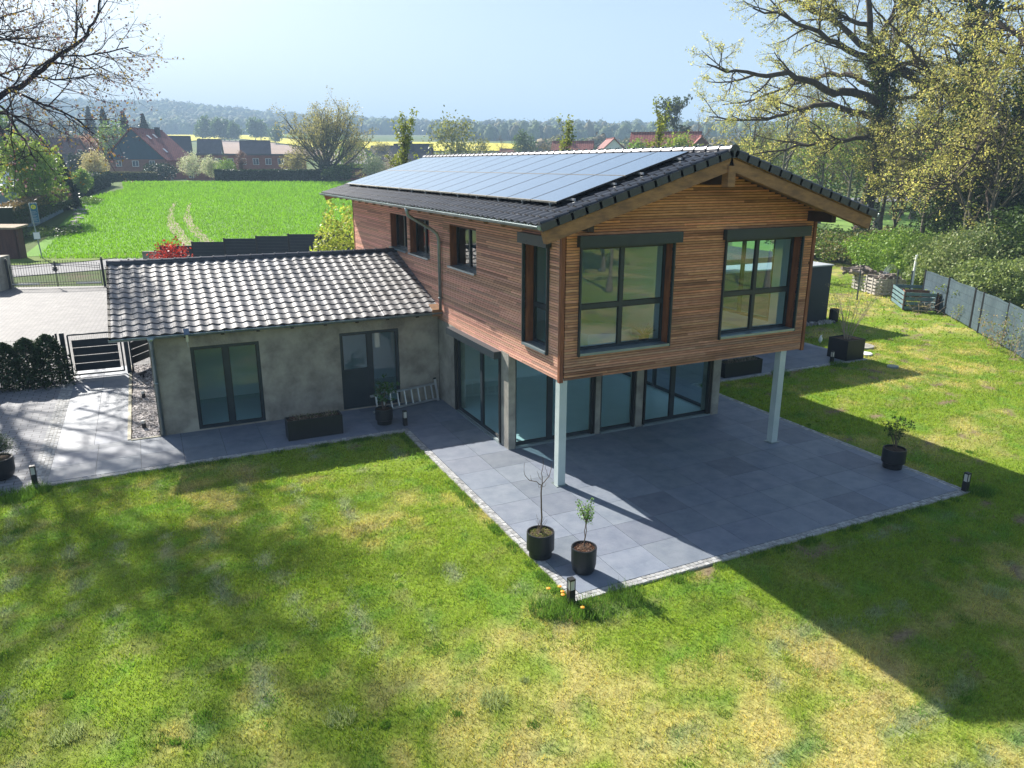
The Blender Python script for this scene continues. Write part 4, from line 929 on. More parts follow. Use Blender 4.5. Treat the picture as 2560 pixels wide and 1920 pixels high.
def vhouse(label, base, yaw, W, L, wh, rh, wall, roof, gab=None, wins=(), chim=None, hip=0., ov=.5, flat=False, sky_=(), name='brick_house', group=None):
    t = local(name, label, 'house', base, yaw, group); m = MB(); m.box(-W/2, 0, -2.5, W/2, L, wh)
    if not flat and not hip: m.add([(-W/2, 0, wh), (W/2, 0, wh), (0, 0, wh+rh), (-W/2, L, wh), (W/2, L, wh), (0, L, wh+rh)], [(0, 1, 2), (5, 4, 3), (0, 2, 5, 3), (1, 4, 5, 2)])
    m.build('wall', M[wall], t)
    if flat:
        MB().box(-W/2-.25, -.25, wh, W/2+.25, L+.25, wh+.35).build('roof', M[roof], t)
    else:
        k = rh/(W/2); th = .22; e = ov; r = MB(); A = (-W/2-e, wh-e*k); B = (0, wh+rh); y0, y1 = -ov, L+ov; hy = hip
        for sg in (-1, 1):
            a0 = (sg*(W/2+e), y0, wh-e*k+.05); a1 = (sg*(W/2+e), y1, wh-e*k+.05); b1 = (0, y1-hy, wh+rh+.05); b0 = (0, y0+hy, wh+rh+.05)
            vs = [a0, a1, b1, b0]; vs += [(p[0], p[1], p[2]+th) for p in vs]; r.add(vs, [(0, 1, 2, 3), (4, 5, 6, 7), (0, 4, 5, 1), (1, 5, 6, 2), (3, 2, 6, 7), (0, 3, 7, 4)])
        if hip:
            for y, yy in ((y0, y0+hy), (y1, y1-hy)): r.add([(-W/2-e, y, wh-e*k+.05+th), (W/2+e, y, wh-e*k+.05+th), (0, yy, wh+rh+.05+th)], [(0, 1, 2)])
        r.build('roof', M[roof], t); MB().beam((0, y0+hy, wh+rh+.3), (0, y1-hy, wh+rh+.3), .3, .14).build('ridge', M[roof], t)
        if gab: g = MB(); g.add([(-W/2-.02, -.06, wh), (W/2+.02, -.06, wh), (0, -.06, wh+rh), (-W/2, .0, wh), (W/2, .0, wh), (0, .0, wh+rh)], [(0, 1, 2), (5, 4, 3), (0, 3, 4, 1)]); g.build('gable_panel', M[gab], t)
        for sx, sy in sky_:
            u = sx*W/2; z = wh+rh*(1-abs(sx))+.36; d = np.array((-1 if sx > 0 else 1, 0, k)); d /= np.linalg.norm(d)
            MB().obox((u, sy, z), d, (0, 1, 0), np.cross(d, (0, 1, 0)), .6, .38, .05).build('skylight', M['white_p'], t)
    for w_ in wins: vwin(t, *w_[:4], **(w_[4] if len(w_) > 4 else {}), W=W, L=L)
    if chim: c = MB(); x, y, hh = chim; c.box(x-.45, y-.45, wh+rh*.3, x+.45, y+.45, wh+rh+hh).box(x-.52, y-.52, wh+rh+hh, x+.52, y+.52, wh+rh+hh+.12); c.build('chimney', M['rdark'], t)
    return t
b = P(340, 180); h1 = vhouse('large brick house with blue slate gable and red roof at the far field edge', b, face_yaw(b, -28), 14.2, 14, 4.6, 6.6, 'brickb', 'rred', 'slateb',
    [(-4.6, 3.0, 1.3, 1.3), (-.8, 3.0, 1.5, 1.3), (3.2, 3.0, 1.3, 1.3), (-5.1, .2, 2.1, 1.5, dict(shut=True)), (1.0, .1, 2.4, 1.3), (1.5, .1, .9, 1.6, dict(wall='r'))], chim=(1.5, 9, .6), sky_=((.3, 3.5), (.25, 7), (.75, 4)))
b = P(497, 176); vhouse('low flat roofed brick outbuilding joined to the right of the blue gabled house', b, face_yaw(b, -28), 6.5, 6, 2.9, 0, 'brickr', 'rgrey', flat=True, wins=[(-2.6, .5, 1.2, 1.6)], name='brick_outbuilding')
b = P(205, 215); vhouse('brown roofed house at far left with white triangular gable window', b, face_yaw(b, 62), 12, 17, 3.2, 5.8, 'brickr', 'rbrown', None, [(-2.0, 4.3, 4.0, 1.0, dict(bars=3)), (-1.1, 5.4, 2.2, .9)])
b = P(178, 200); vhouse('dark lean roofed side building in front of the brown roofed house', b, face_yaw(b, 80), 6, 8, 2.6, 2.4, 'brickb', 'rdark')
b = P(480, 232); vhouse('house with long dark slate roof behind the blue gabled house', b, face_yaw(b, 88), 12, 14, 3.4, 5.6, 'brickb', 'rdark')
b = P(556, 240); vhouse('small grey roofed house beside the long dark slate roof', b, face_yaw(b, 84), 8, 6, 3.2, 4.6, 'white', 'rgrey')
b = P(632, 190); vhouse('long two storey red brick house with flat roof and white windows behind the hedge', b, face_yaw(b, -4), 25, 10, 5.3, 0, 'brickr', 'rgrey', flat=True,
    wins=[(-11.5+i*2.9, 3.1, 1.4, 1.5) for i in range(8)]+[(-11+i*3.6, .4, 1.4, 1.3) for i in range(6)])
b = P(676, 215); vhouse('grey roofed house rising behind the flat roofed brick house', b, face_yaw(b, 90), 9, 7, 3.9, 4.4, 'brickr', 'rgrey')
b = P(940, 185); vhouse('brown brick house with hipped purple grey roof and skylight in the middle distance', b, face_yaw(b, 66), 9.5, 11, 3.6, 3.4, 'brickb', 'rgrey', hip=3.2, wins=[(2, 1.2, 1.3, 1.3, dict(wall='l')), (6, 1.2, 1.3, 1.3, dict(wall='l'))], sky_=((-.5, 5),))
b = P(880, 172); vhouse('low dark red brick garage in front of the hipped roof house', b, face_yaw(b, 0), 7, 5, 2.4, 0, 'brickr', 'rdark', flat=True, name='brick_garage')
b = P(1078, 200); vhouse('dark roofed house with brick chimney behind the tall poplar', b, face_yaw(b, 80), 9, 9, 3.4, 4.2, 'brickb', 'rdark', chim=(-1, 5, .8))
b = P(1322, 250); vhouse('distant low red roofed house seen above the solar roof ridge', b, face_yaw(b, 80), 7, 9, 2.4, 2.2, 'brickr', 'rred')
b = P(1478, 178); vhouse('long red tiled house left of the white gable', b, face_yaw(b, 86), 8, 8.5, 5.2, 3.1, 'brickr', 'rpink', chim=(0, 5, .3))
b = P(1533, 170); vhouse('white gabled house with dark red verge among the red roofs', b, face_yaw(b, 12), 7.2, 8, 5.4, 3.3, 'white', 'rred', 'white', ov=.4)
b = P(1592, 175); vhouse('low pink tiled roof between the white gable and the large pink roof', b, face_yaw(b, 88), 5, 7, 4.3, 2.0, 'brickr', 'rpink')
b = P(1742, 135); vhouse('large house with pale red pantiled roof left of the oaks', b, face_yaw(b, 88), 9, 11, 5.4, 3.6, 'brickb', 'rpink')
b = P(1750, 129); vhouse('brick dormer gable standing before the pale red pantiled roof', b, face_yaw(b, 5), 5, 4, 5.8, 2.6, 'brickb', 'rpink', ov=.35)
b = P(2250, 230); vhouse('red roofed house half hidden behind the oak branches', b, face_yaw(b, 60), 9, 12, 3.6, 4, 'brickr', 'rred')
b = P(2360, 220); vhouse('brick house with red roof glimpsed between the two oak trunks', b, face_yaw(b, 70), 9, 12, 3.4, 3.6, 'brickr', 'rred')
b = P(160, 300); vhouse('small dark roofed house below the hill at far left', b, face_yaw(b, 86), 8, 9, 2.6, 2.6, 'white', 'rgrey')
b = P(290, 330); vhouse('pale distant house with white gable left of the blue gabled house', b, face_yaw(b, 30), 9, 10, 3, 3.5, 'white', 'rgrey')
b = P(1000, 230); vhouse('distant grey roofed house just left of the poplar', b, face_yaw(b, 75), 8, 8, 3, 3.5, 'brickb', 'rgrey')

# ---- village trees and hedges
tree_at('fan_tree', 'large bare fan shaped tree with many upright limbs at the far field edge', 'tree', P(815, 160), 'fan', 18, 16, per=10, ls=.16, cols=[(.34, .31, .13), (.28, .26, .11)])
def V_(u, s, kind, h, w_, label, name='tree', cols=None, **k):
    kk = dict(k);
    if cols: kk['cols'] = cols
    return tree_at(name, label, 'tree', P(u, s), kind, h, w_, **kk)
V_(880, 175, 'round', 8, 9, 'rounded fresh green tree right of the bare fan shaped tree', cols=G1)
V_(1130, 170, 'round', 12.5, 12, 'wide spreading oak in young leaf right of the tall poplar', 'oak_tree', [(.22, .23, .07), (.17, .19, .06)], per=14, n=500)
V_(1195, 185, 'round', 8, 9, 'smaller grey green tree beside the spreading oak', cols=[(.16, .17, .07)], n=500)
V_(1255, 200, 'bare', 9, 7, 'slender bare tree right of the spreading oak')
V_(1015, 62, 'poplar', 9.4, 3, 'tall slim poplar rising just behind the left end of the solar roof', 'poplar_tree', per=16)
V_(1415, 60, 'poplar', 9.1, 2.5, 'slim poplar with bare tips behind the middle of the roof ridge', 'poplar_tree', per=9)
V_(1642, 58, 'poplar', 9.9, 3, 'tallest slim poplar left of the oaks behind the roof ridge', 'poplar_tree', per=8)
V_(1590, 130, 'round', 8, 6, 'green tree just left of the tallest poplar', cols=G1)
V_(1700, 110, 'round', 8.8, 7, 'weeping bright green tree right of the tallest poplar', cols=[(.24, .30, .05), (.20, .27, .05)])
V_(1685, 170, 'bare', 17, 9, 'dark leafless tree full of mistletoe behind the weeping tree', cols=[(.05, .07, .03)], per=6, ls=.3)
V_(1740, 150, 'bare', 12, 10, 'pale leafless tree left of the oak canopy')
V_(1310, 240, 'round', 10, 8, 'round blue green tree in front of the right yellow field', cols=G2)
V_(1375, 140, 'bare', 7, 6, 'brownish leafless tree left of the middle poplar')
V_(1015, 210, 'round', 8, 6, 'purple leaved tree behind the hipped roof house', cols=[(.20, .06, .08), (.16, .05, .06)])
V_(955, 230, 'round', 7, 7, 'olive tree behind the hipped roof house', cols=GO)
for u, s, h, w_, lab in ((90, 73, 8.2, 9.5, 0), (150, 88, 8, 6, 1)): pass
V_(75, 84, 'round', 8.8, 6.4, 'light green leafy tree standing at the left behind the wall hedge', cols=[(.27, .36, .07), (.22, .31, .06), (.32, .40, .10)], per=30, n=2600, ls=.2)
V_(152, 98, 'conifer', 6.4, 4.2, 'dark shaggy evergreen beside the light green tree', 'evergreen_tree', n=3500, ls=.3)
V_(197, 112, 'round', 4.1, 3.0, 'small round bright green willow bush at the left field corner', cols=G1, n=1800, ls=.12)
V_(236, 140, 'round', 5.6, 5, 'cream blossoming tree left of the blue gabled house', cols=[(.50, .42, .26), (.42, .38, .20)], n=2200)
V_(275, 250, 'conifer', 17, 9, 'first dark spruce above the roofs left of the blue gable', 'spruce_tree')
V_(324, 255, 'conifer', 16, 8, 'second dark spruce just above the ridge of the blue gabled house', 'spruce_tree')
V_(372, 260, 'conifer', 15, 10, 'dark pine right behind the blue gabled house', 'pine_tree')
V_(240, 300, 'conifer', 17, 10, 'dark spruce furthest left above the pink blossom', 'spruce_tree')
V_(292, 240, 'round', 12, 11, 'pale yellow green tree between the dark spruces', cols=G1)
V_(222, 235, 'round', 9, 10, 'pink blossoming tree above the brown roofed house', cols=PK, n=2400)
V_(188, 240, 'round', 8, 6, 'small vivid green tree left of the pink blossom', cols=G1)
V_(140, 230, 'bare', 15, 14, 'big misty leafless tree at far left below the hill')
V_(90, 150, 'bare', 17, 14, 'leafless grey tree behind the light green tree')
V_(-10, 150, 'round', 13, 10, 'broad yellow green tree at the left frame edge', cols=G1)
V_(345, 250, 'round', 9, 8, 'golden tree behind the blue gabled house', cols=GO)
V_(478, 172, 'round', 5.2, 6, 'white blossoming tree above the flat outbuilding', cols=WH)
V_(527, 165, 'round', 4.6, 4.2, 'dense white blossom bush in front of the flat roofed brick house', cols=WH, n=2000)
V_(563, 162, 'round', 4.2, 5, 'yellow green shrubby tree in front of the flat roofed brick house', cols=G1)
V_(606, 162, 'bare', 5.5, 5, 'purplish bare tree in front of the flat roofed brick house', cols=[(.16, .10, .10)], per=8)
V_(735, 164, 'round', 5.5, 6, 'olive bush tree below the fan shaped tree on its left', cols=GO)
V_(935, 150, 'round', 4.6, 5, 'white blossom tree in front of the hipped roof house', cols=WH, n=1800)
V_(970, 158, 'round', 3.6, 6, 'pale pinkish blossom bush left of the poplar', cols=[(.42, .36, .32)])
for i, (u, s, h) in enumerate(((515, 560, 12), (530, 555, 15), (555, 545, 14), (568, 545, 13), (580, 540, 10), (596, 535, 12), (645, 560, 14), (658, 560, 13), (695, 470, 10))):
    lab = ('first', 'second', 'third', 'fourth', 'fifth', 'sixth', 'seventh', 'eighth', 'ninth')[i]
    if i == 0: pt = V_(u, s, 'round', h, h*.9, 'first small field tree from the left on the yellow rapeseed', 'field_tree', cols=G2, group='small trees on the yellow field', n=500, per=8, ls=.7)
    else:
        q = P(u, s); c_ = copy_tree(pt, loc=q, rz=i*1.3, scale=h/12); tag(c_, lab+' small field tree from the left on the yellow rapeseed', 'tree', 'small trees on the yellow field')
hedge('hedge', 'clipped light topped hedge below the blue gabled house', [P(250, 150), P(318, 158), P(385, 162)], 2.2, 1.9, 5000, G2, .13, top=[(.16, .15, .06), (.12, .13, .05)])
hedge('hedge', 'dark hedge left of the clipped hedge at the field corner', [P(128, 108), P(185, 118), P(252, 140)], 3, 2.6, 6000, GD, .16)
hedge('hedge', 'long dark hedge along the far edge of the green field', [P(538, 158), P(640, 158), P(760, 157), P(850, 157)], 2.4, 2.4, 9000, [(.04, .075, .02), (.03, .055, .018)], .16)
bush('shrub', 'dark evergreen shrub at the right corner of the blue gabled house', 'shrub', P(398, 168), 3.4, 3.6, 2500, GD, .2)
bush('shrub', 'dark green shrub at the foot of the fan shaped tree', 'shrub', P(845, 154), 3.4, 3.2, 2500, G2, .18)
bush('shrub', 'clipped dark yew dome beside the cream blossoming tree', 'shrub', P(205, 155), 2.6, 5.4, 2500, GD, .2)
bush('shrub', 'bright low shrub at the ditch by the field corner', 'shrub', P(205, 104), 1.8, 1.0, 900, G1, .12)
bush('shrub', 'ivy mass round the base of the fan shaped tree', 'shrub', P(818, 156), 2.2, 3.4, 2000, GD, .18)
# ------------------------------------------------------------------ GARDEN OBJECTS
def rlabel(o, l): o['label'] = l; return o
# pots and planters
def pot(c, r, h, label, step=True):
    t = thing('plant_pot', label, 'plant pot', (c[0], c[1], 0)); pr = [(r*.82, .0), (r*.84, h*.24), (r*.86, h*.27), (r, h*.31), (r, h*.97), (r*.985, h), (r*.9, h), (r*.88, h*.9), (.01, h*.9)]
    if not step: pr = [(r*.72, 0), (r*.86, h*.1), (r*.97, h*.35), (r, h*.97), (r*.98, h), (r*.88, h), (r*.86, h*.92), (.01, h*.92)]
    m = MB().lathe((c[0], c[1], .001), pr, 36); m.build('shell', M['potb'], t, smooth=False)
    MB().lathe((c[0], c[1], .001), [(r*.875, h*.905), (r*.875, h*.92), (.02, h*.94)], 24).build('soil', M['soil'], t); return t
M['crop_dark'] = mat('spiky_leaf', (.04, .09, .03), rough=.6); M['potb'] = mat('pot_black', (.018, .02, .024), rough=.42, spec=.4)
M['twig'] = mat('twig', (.16, .11, .085), (.10, .07, .055), 8, .8)
def cover(name, label, c, r, z, n, cols, ls, cat):   # low cover on top of the soil
    a = rng.uniform(0, 6.28, n); q = r*np.sqrt(rng.random(n)); pts = np.stack((c[0]+q*np.cos(a), c[1]+q*np.sin(a), z+rng.uniform(0, .03, n)), 1)
    o = leafcloud(pts, ls, cols, name, M['leafd'], None); return tag(o, label, cat)
def potplant(name, label, c, z, branches, leaves=None, cols=G1, ls=.03, cat='plant'):
    t = thing(name, label, cat, (c[0], c[1], z)); out = []
    for pts, r0, r1 in branches:
        p = np.array(pts, float)+(c[0], c[1], z); f = np.linspace(0, len(p)-1, len(p)*2); p = np.stack([np.interp(f, range(len(p)), p[:, i]) for i in range(3)], 1); p[1:-1] += rng.normal(0, .006, (len(p)-2, 3))
        out.append((p, np.linspace(r0, r1, len(p)), 6))
    tubes(out, 'stem', M['twig'], t)
    if leaves is not None: leafcloud(leaves, ls, cols, 'foliage', M['leafd'], t, up=1)
    return t
pA, pB, pR, pL, pE = (-1.86, -2.66), (-1.42, -3.52), (8.02, -2.55), (-2.35, 6.05), (-11.75, 6.2)
pot(pA, .265, .50, 'black stepped pot holding a tall bare sapling at the front of the terrace'); pot(pB, .235, .50, 'black pot with a small leafy standard tree beside the corner bollard', False)
pot(pR, .27, .5, 'black stepped pot with a dark leafy shrub at the right terrace edge'); pot(pL, .25, .46, 'black pot by the ladder with a bushy plant near the inner lawn corner')
pot(pE, .36, .5, 'large black pot with a pine at the left picture edge', False)
rr3 = lambda s: tuple(rng.normal(0, s, 3))
br = [([(0, 0, 0), (.015, .0, .4), (-.01, .01, .8), (.02, 0, 1.02)], .017, .012), ([(.02, 0, 1.0), (-.1, .02, 1.09), (-.26, .03, 1.15), (-.34, .03, 1.32), (-.33, .04, 1.5)], .009, .003),
      ([(.02, 0, 1.02), (.0, 0, 1.2), (.04, 0, 1.38), (.03, 0, 1.56)], .009, .003), ([(.02, 0, 1.03), (.13, -.01, 1.13), (.2, -.02, 1.28), (.22, 0, 1.42)], .009, .003), ([(.0, 0, 1.12), (-.05, .02, 1.22), (-.08, .02, 1.3)], .005, .002),
      ([(.15, 0, 1.17), (.1, .02, 1.3), (.09, .02, 1.38)], .005, .002), ([(.02, 0, .98), (.1, .03, .95), (.14, .04, 1.02)], .004, .002), ([(.0, 0, 1.0), (-.06, -.04, .97), (-.08, -.04, 1.06)], .004, .002), ([(-.2, 0, 1.14), (-.22, .03, 1.24)], .004, .002)]
br += [([(random.uniform(-.1, .1), random.uniform(-.1, .1), 0), (random.uniform(-.15, .15), random.uniform(-.12, .12), random.uniform(.2, .42))], .005, .002) for i in range(9)]
potplant('sapling', 'tall bare sapling with forked twigs standing in a stepped black pot', pA, .44, br, cat='sapling')
cover('ground_cover', 'yellow green mossy cover in the pot of the bare sapling', pA, .22, .45, 500, [(.28, .30, .08), (.18, .22, .05)], .016, 'ground cover')
cover('bark_mulch', 'reddish bark mulch in the pot of the small leafy standard', pB, .19, .45, 500, [(.20, .09, .06), (.34, .2, .14), (.12, .06, .04)], .016, 'mulch')
br = [([(.0, 0, 0), (.01, .0, .3), (.02, 0, .55)], .009, .007), ([(.03, .02, 0), (.03, .01, .3), (.04, 0, .56)], .008, .006)]; tips = []
for i in range(16): a = rng.uniform(0, 6.28); e = np.array((math.cos(a)*random.uniform(.08, .24), math.sin(a)*random.uniform(.08, .24), random.uniform(.62, 1.0))); br.append(([(.02, 0, .52), tuple(e*.6+(.01, 0, .25)), tuple(e)], .005, .002)); tips.append(e)
lv = np.concatenate([e*rng.uniform(.7, 1.05, (26, 1))+(0, 0, .0)+rng.normal(0, .028, (26, 3)) for e in tips])+(pB[0], pB[1], .45)
potplant('standard_tree', 'small leafy standard tree with twin stems in a black pot', pB, .45, br, lv, [(.13, .26, .05), (.09, .19, .04), (.2, .33, .08)], .022, 'small tree')
def shrub_in(c, z, n, hh, ww, label, cols, ls, per, name='potted_shrub'):
    br = []; lv = []
    for i in range(n):
        a = rng.uniform(0, 6.28); w1 = random.uniform(.3, 1)*ww; h1 = random.uniform(.55, 1)*hh; e = np.array((math.cos(a)*w1, math.sin(a)*w1, h1))
        br.append(([(e[0]*.08, e[1]*.08, 0), tuple(e*(.35, .35, .5)), tuple(e)], .007, .002))
        for j in range(3):
            f = random.uniform(.5, .95); s_ = e*f; q = s_+rng.normal(0, .09, 3)*hh+(0, 0, .06); br.append(([tuple(s_), tuple(q)], .003, .0015)); lv.append(q+rng.normal(0, .035, (per, 3)))
    lv = np.concatenate(lv)+(c[0], c[1], z) if per else None
    return potplant(name, label, c, z, br, lv, cols, ls, 'shrub')
shrub_in(pR, .45, 13, .85, .36, 'loose dark green shrub growing in the pot at the right terrace edge', G2, .028, 14)
shrub_in(pL, .42, 13, .95, .34, 'bushy green plant in front of the ladder', [(.05, .13, .03), (.07, .16, .05)], .034, 16)
t = thing('pine_shrub', 'dark rounded mountain pine growing in the large pot at the left edge', 'pine shrub', (*pE, .46)); cl = [np.array((pE[0]+math.cos(i*2.4)*.36*math.sqrt(i/26), pE[1]+math.sin(i*2.4)*.36*math.sqrt(i/26), .62+.5*(1-i/26)*random.uniform(.8, 1.1))) for i in range(26)]
leafcloud(np.concatenate([c+rng.normal(0, .075, (260, 3)) for c in cl]), .022, [(.025, .06, .022), (.035, .08, .03), (.05, .10, .035)], 'foliage', M['leafd'], t, aspect=.25, up=1.5)
tubes([(np.array([(pE[0], pE[1], .4), (pE[0], pE[1], .6), tuple(c)]), np.array((.03, .02, .008)), 6) for c in cl], 'stem', M['bark'], t)
def trough(x0, x1, y0, y1, h, label, dry=True):
    t = thing('planter', label, 'planter', ((x0+x1)/2, (y0+y1)/2, 0)); e = .025; m = MB()
    m.box(x0, y0, .001, x1, y0+e, h).box(x0, y1-e, .001, x1, y1, h).box(x0, y0+e, .001, x0+e, y1-e, h).box(x1-e, y0+e, .001, x1, y1-e, h); m.build('shell', M['potb'], t)
    MB().box(x0+e, y0+e, .01, x1-e, y1-e, h-.05).build('soil', M['soil'], t); return t
trough(-5.1, -3.62, 5.72, 6.16, .55, 'long black planter with dry grasses in front of the annex wall')
trough(9.75, 11.45, 5.56, 6.02, .52, 'long black planter on the rear terrace seen behind the right post')
def dryplants(x0, x1, y0, y1, z, label, cols):
    t = thing('planter_plants', label, 'plants', ((x0+x1)/2, (y0+y1)/2, z)); out = []
    for i in range(90):
        cx = x0+(x1-x0)*(random.choice((.2, .5, .82))+random.gauss(0, .07)); cy = random.uniform(y0, y1); q, _ = bend((cx, cy, z), (random.gauss(0, .6), random.gauss(0, .6), 1), random.uniform(.12, .34), 3, .2, -.02); out.append((q, np.linspace(.004, .001, 4), 3))
    tubes(out, 'stalks', M['drystem'], t); c = np.stack((rng.uniform(x0, x1, 500), rng.uniform(y0, y1, 500), z+rng.uniform(0, .12, 500)), 1); leafcloud(c, .018, cols, 'foliage', M['leafd'], t)
M['drystem'] = mat('dry_stem', (.36, .29, .22), rough=.8)
dryplants(-5.0, -3.7, 5.8, 6.1, .5, 'dry reddish grasses and small green herbs in the long planter by the annex', [(.12, .11, .05), (.09, .14, .04), (.14, .06, .05)])
dryplants(9.85, 11.35, 5.62, 5.96, .47, 'sparse dry stems in the rear terrace planter', [(.08, .08, .04), (.06, .09, .03)])
pc = at(2118, 905); cx, cy = pc[0]+.05, pc[1]+.1
t = trough(cx, cx+.92, cy, cy+.92, .78, 'large black cube planter with a bare multi stemmed shrub on the rear terrace corner'); 
out = []; c0 = np.array((cx+.46, cy+.46, .7)); SS = [dict(n=5, a=(15, 40), L=.75, r=.008, t0=.35, k=3, u=.08), dict(n=4, a=(20, 45), L=.35, r=.004, k=2, u=.05)]; tp = []
t = thing('bare_shrub', 'tall bare multi stemmed shrub growing from the black cube planter', 'shrub', tuple(c0))
for i in range(11):
    a = i*.57; q, _ = bend(c0+(math.cos(a)*.1, math.sin(a)*.1, 0), (math.cos(a)*random.uniform(.1, .5), math.sin(a)*random.uniform(.1, .5), 1), random.uniform(1.5, 2.3), 6, .07, .02); out.append((q, np.linspace(.016, .004, 7), 5)); sprout(q, .014, .004, 0, SS, out, tp)
M['twigp'] = mat('pale_twig', (.40, .33, .24), (.26, .21, .15), 8, .8); tubes(out, 'stem', M['twigp'], t)
leafcloud(tip_leaves(tp, 2, .02), .014, [(.3, .3, .12)], 'foliage', M['leafd'], t)
# bollard lights
def bollard(p, label, h=.44):
    x, y = p[0], p[1]; t = thing('bollard_light', label, 'bollard light', (x, y, 0), 'square black bollard lights round the paving'); w_ = .055; m = MB(); m.box(x-w_, y-w_, -.02, x+w_, y+w_, h*.52)
    m.build('base', M['black'], t); m = MB(); z0, z1 = h*.52, h*.93
    for sx in (-1, 1):
        for sy in (-1, 1): m.box(x+sx*(w_-.006)-.006, y+sy*(w_-.006)-.006, z0, x+sx*(w_-.006)+.006, y+sy*(w_-.006)+.006, z1)
    m.box(x-w_, y-w_, z1, x+w_, y+w_, h); m.build('frame', M['black'], t)
    MB().box(x-w_+.014, y-w_+.014, z0, x+w_-.014, y+w_-.014, z1-.002).build('diffuser', M['lamp'], t); return t
for (u, v), l in (((1427, 1503), 'black square bollard light with frosted panes at the front corner of the terrace'), ((2412, 1226), 'black square bollard light at the far right corner of the terrace in shade'),
                  ((1013, 1063), 'black square bollard light at the inner corner of the lawn by the ladder'), ((88, 1208), 'black square bollard light beside the large pine pot at the left'), ((2079, 906), 'black square bollard light beside the cube planter on the rear terrace')):
    bollard(at(u, v), l)
def gravel_light(p, label):
    t = thing('garden_light', label, 'garden light', (p[0], p[1], 0), 'round garden lights in the gravel strip'); c = (p[0], p[1], 0)
    MB().lathe(c, [(.055, -.02), (.055, .15), (.05, .15)], 18).build('base', M['black'], t); MB().lathe(c, [(.058, .15), (.06, .17), (.06, .215), (.05, .225), (.01, .23)], 18).build('cap', M['lamp'], t)
gravel_light(at(360, 995), 'round black garden light with pale cap in the gravel, middle of the strip'); gravel_light(at(361, 1070), 'round black garden light with pale cap in the gravel nearest the lawn')
p = at(359, 944); t = thing('ground_spotlight', 'tilted black spotlight at the far end of the gravel strip', 'spotlight', p)
MB().lathe((p[0], p[1], 0), [(.03, 0), (.03, .12)], 12).build('base', M['black'], t); MB().obox((p[0], p[1], .16), (.9, .1, .35), (-.1, 1, 0), (-.35, 0, .93), .13, .07, .035).build('head', M['black'], t)
# ladder lying on its side against the annex wall
t = thing('ladder', 'aluminium extension ladder lying on its side against the wall corner', 'ladder', (-1.3, 7.3, 0)); A0, A1 = np.array((-2.42, 7.0, .06)), np.array((-.2, 7.5, .06)); up = np.array((-.03, .12, .47)); nn = np.array((.2, -.97, 0))*.045
m = MB(); [m.beam(A0+q+o_, A1+q+o_, .022, .055) for q in (0*up, up) for o_ in (0*nn, nn)]; m.build('rail', M['alu'], t)
m = MB(); [m.beam(A0+(A1-A0)*f+o_, A0+(A1-A0)*f+up+o_, .026, .026) for f in np.linspace(.07, .93, 9) for o_ in (0*nn, nn)]; m.build('rung', M['alu'], t)
m = MB(); m.beam(A1-up*.12+nn*1.2, A1+up*1.3+nn*1.2, .07, .03); m.build('stabiliser', M['alu'], t); MB().beam(A1+up*1.3+nn*1.2, A1+up*1.4+nn*1.2, .08, .045).build('foot_cap', M['black'], t)
ci = thing('indoor_plant', 'small spiky plant in a pot inside the left gable window', 'plant', (2.75, .75, H1+.165)); MB().lathe((2.75, .75, H1+.165), [(.1, 0), (.13, .4), (.12, .42)], 14).build('pot', M['potb'], ci)
tubes([(bend((2.75, .75, H1+.56), rng.normal(0, 1, 3)*(1, 1, .3)+(0, 0, 1), .35, 3, .1, 0)[0], np.array((.012, .01, .006, .002)), 4) for i in range(26)], 'leaves', M['crop_dark'], ci)
# orange flowers by the front bollard
M['orange'] = mat('petal', (.85, .33, .02), rough=.7)
for i, (u, v) in enumerate(((1371, 1476), (1399, 1471), (1406, 1484), (1407, 1492), (1456, 1524))):
    p = at(u, v+8); t = thing('flower', ('orange flower furthest left near the front bollard light', 'topmost orange flower left of the front bollard light', 'middle orange flower left of the front bollard light', 'lowest orange flower left of the front bollard light', 'single orange flower in front of the front bollard light')[i], 'flower', p, 'orange flowers round the front bollard')
    MB().lathe((p[0], p[1], 0), [(.004, -.04), (.004, .09)], 6).build('stem', M['crop'], t); MB().lathe((p[0], p[1], 0), [(.006, .085), (.034, .098), (.036, .108), (.012, .118)], 12).build('blossom', M['orange'], t)

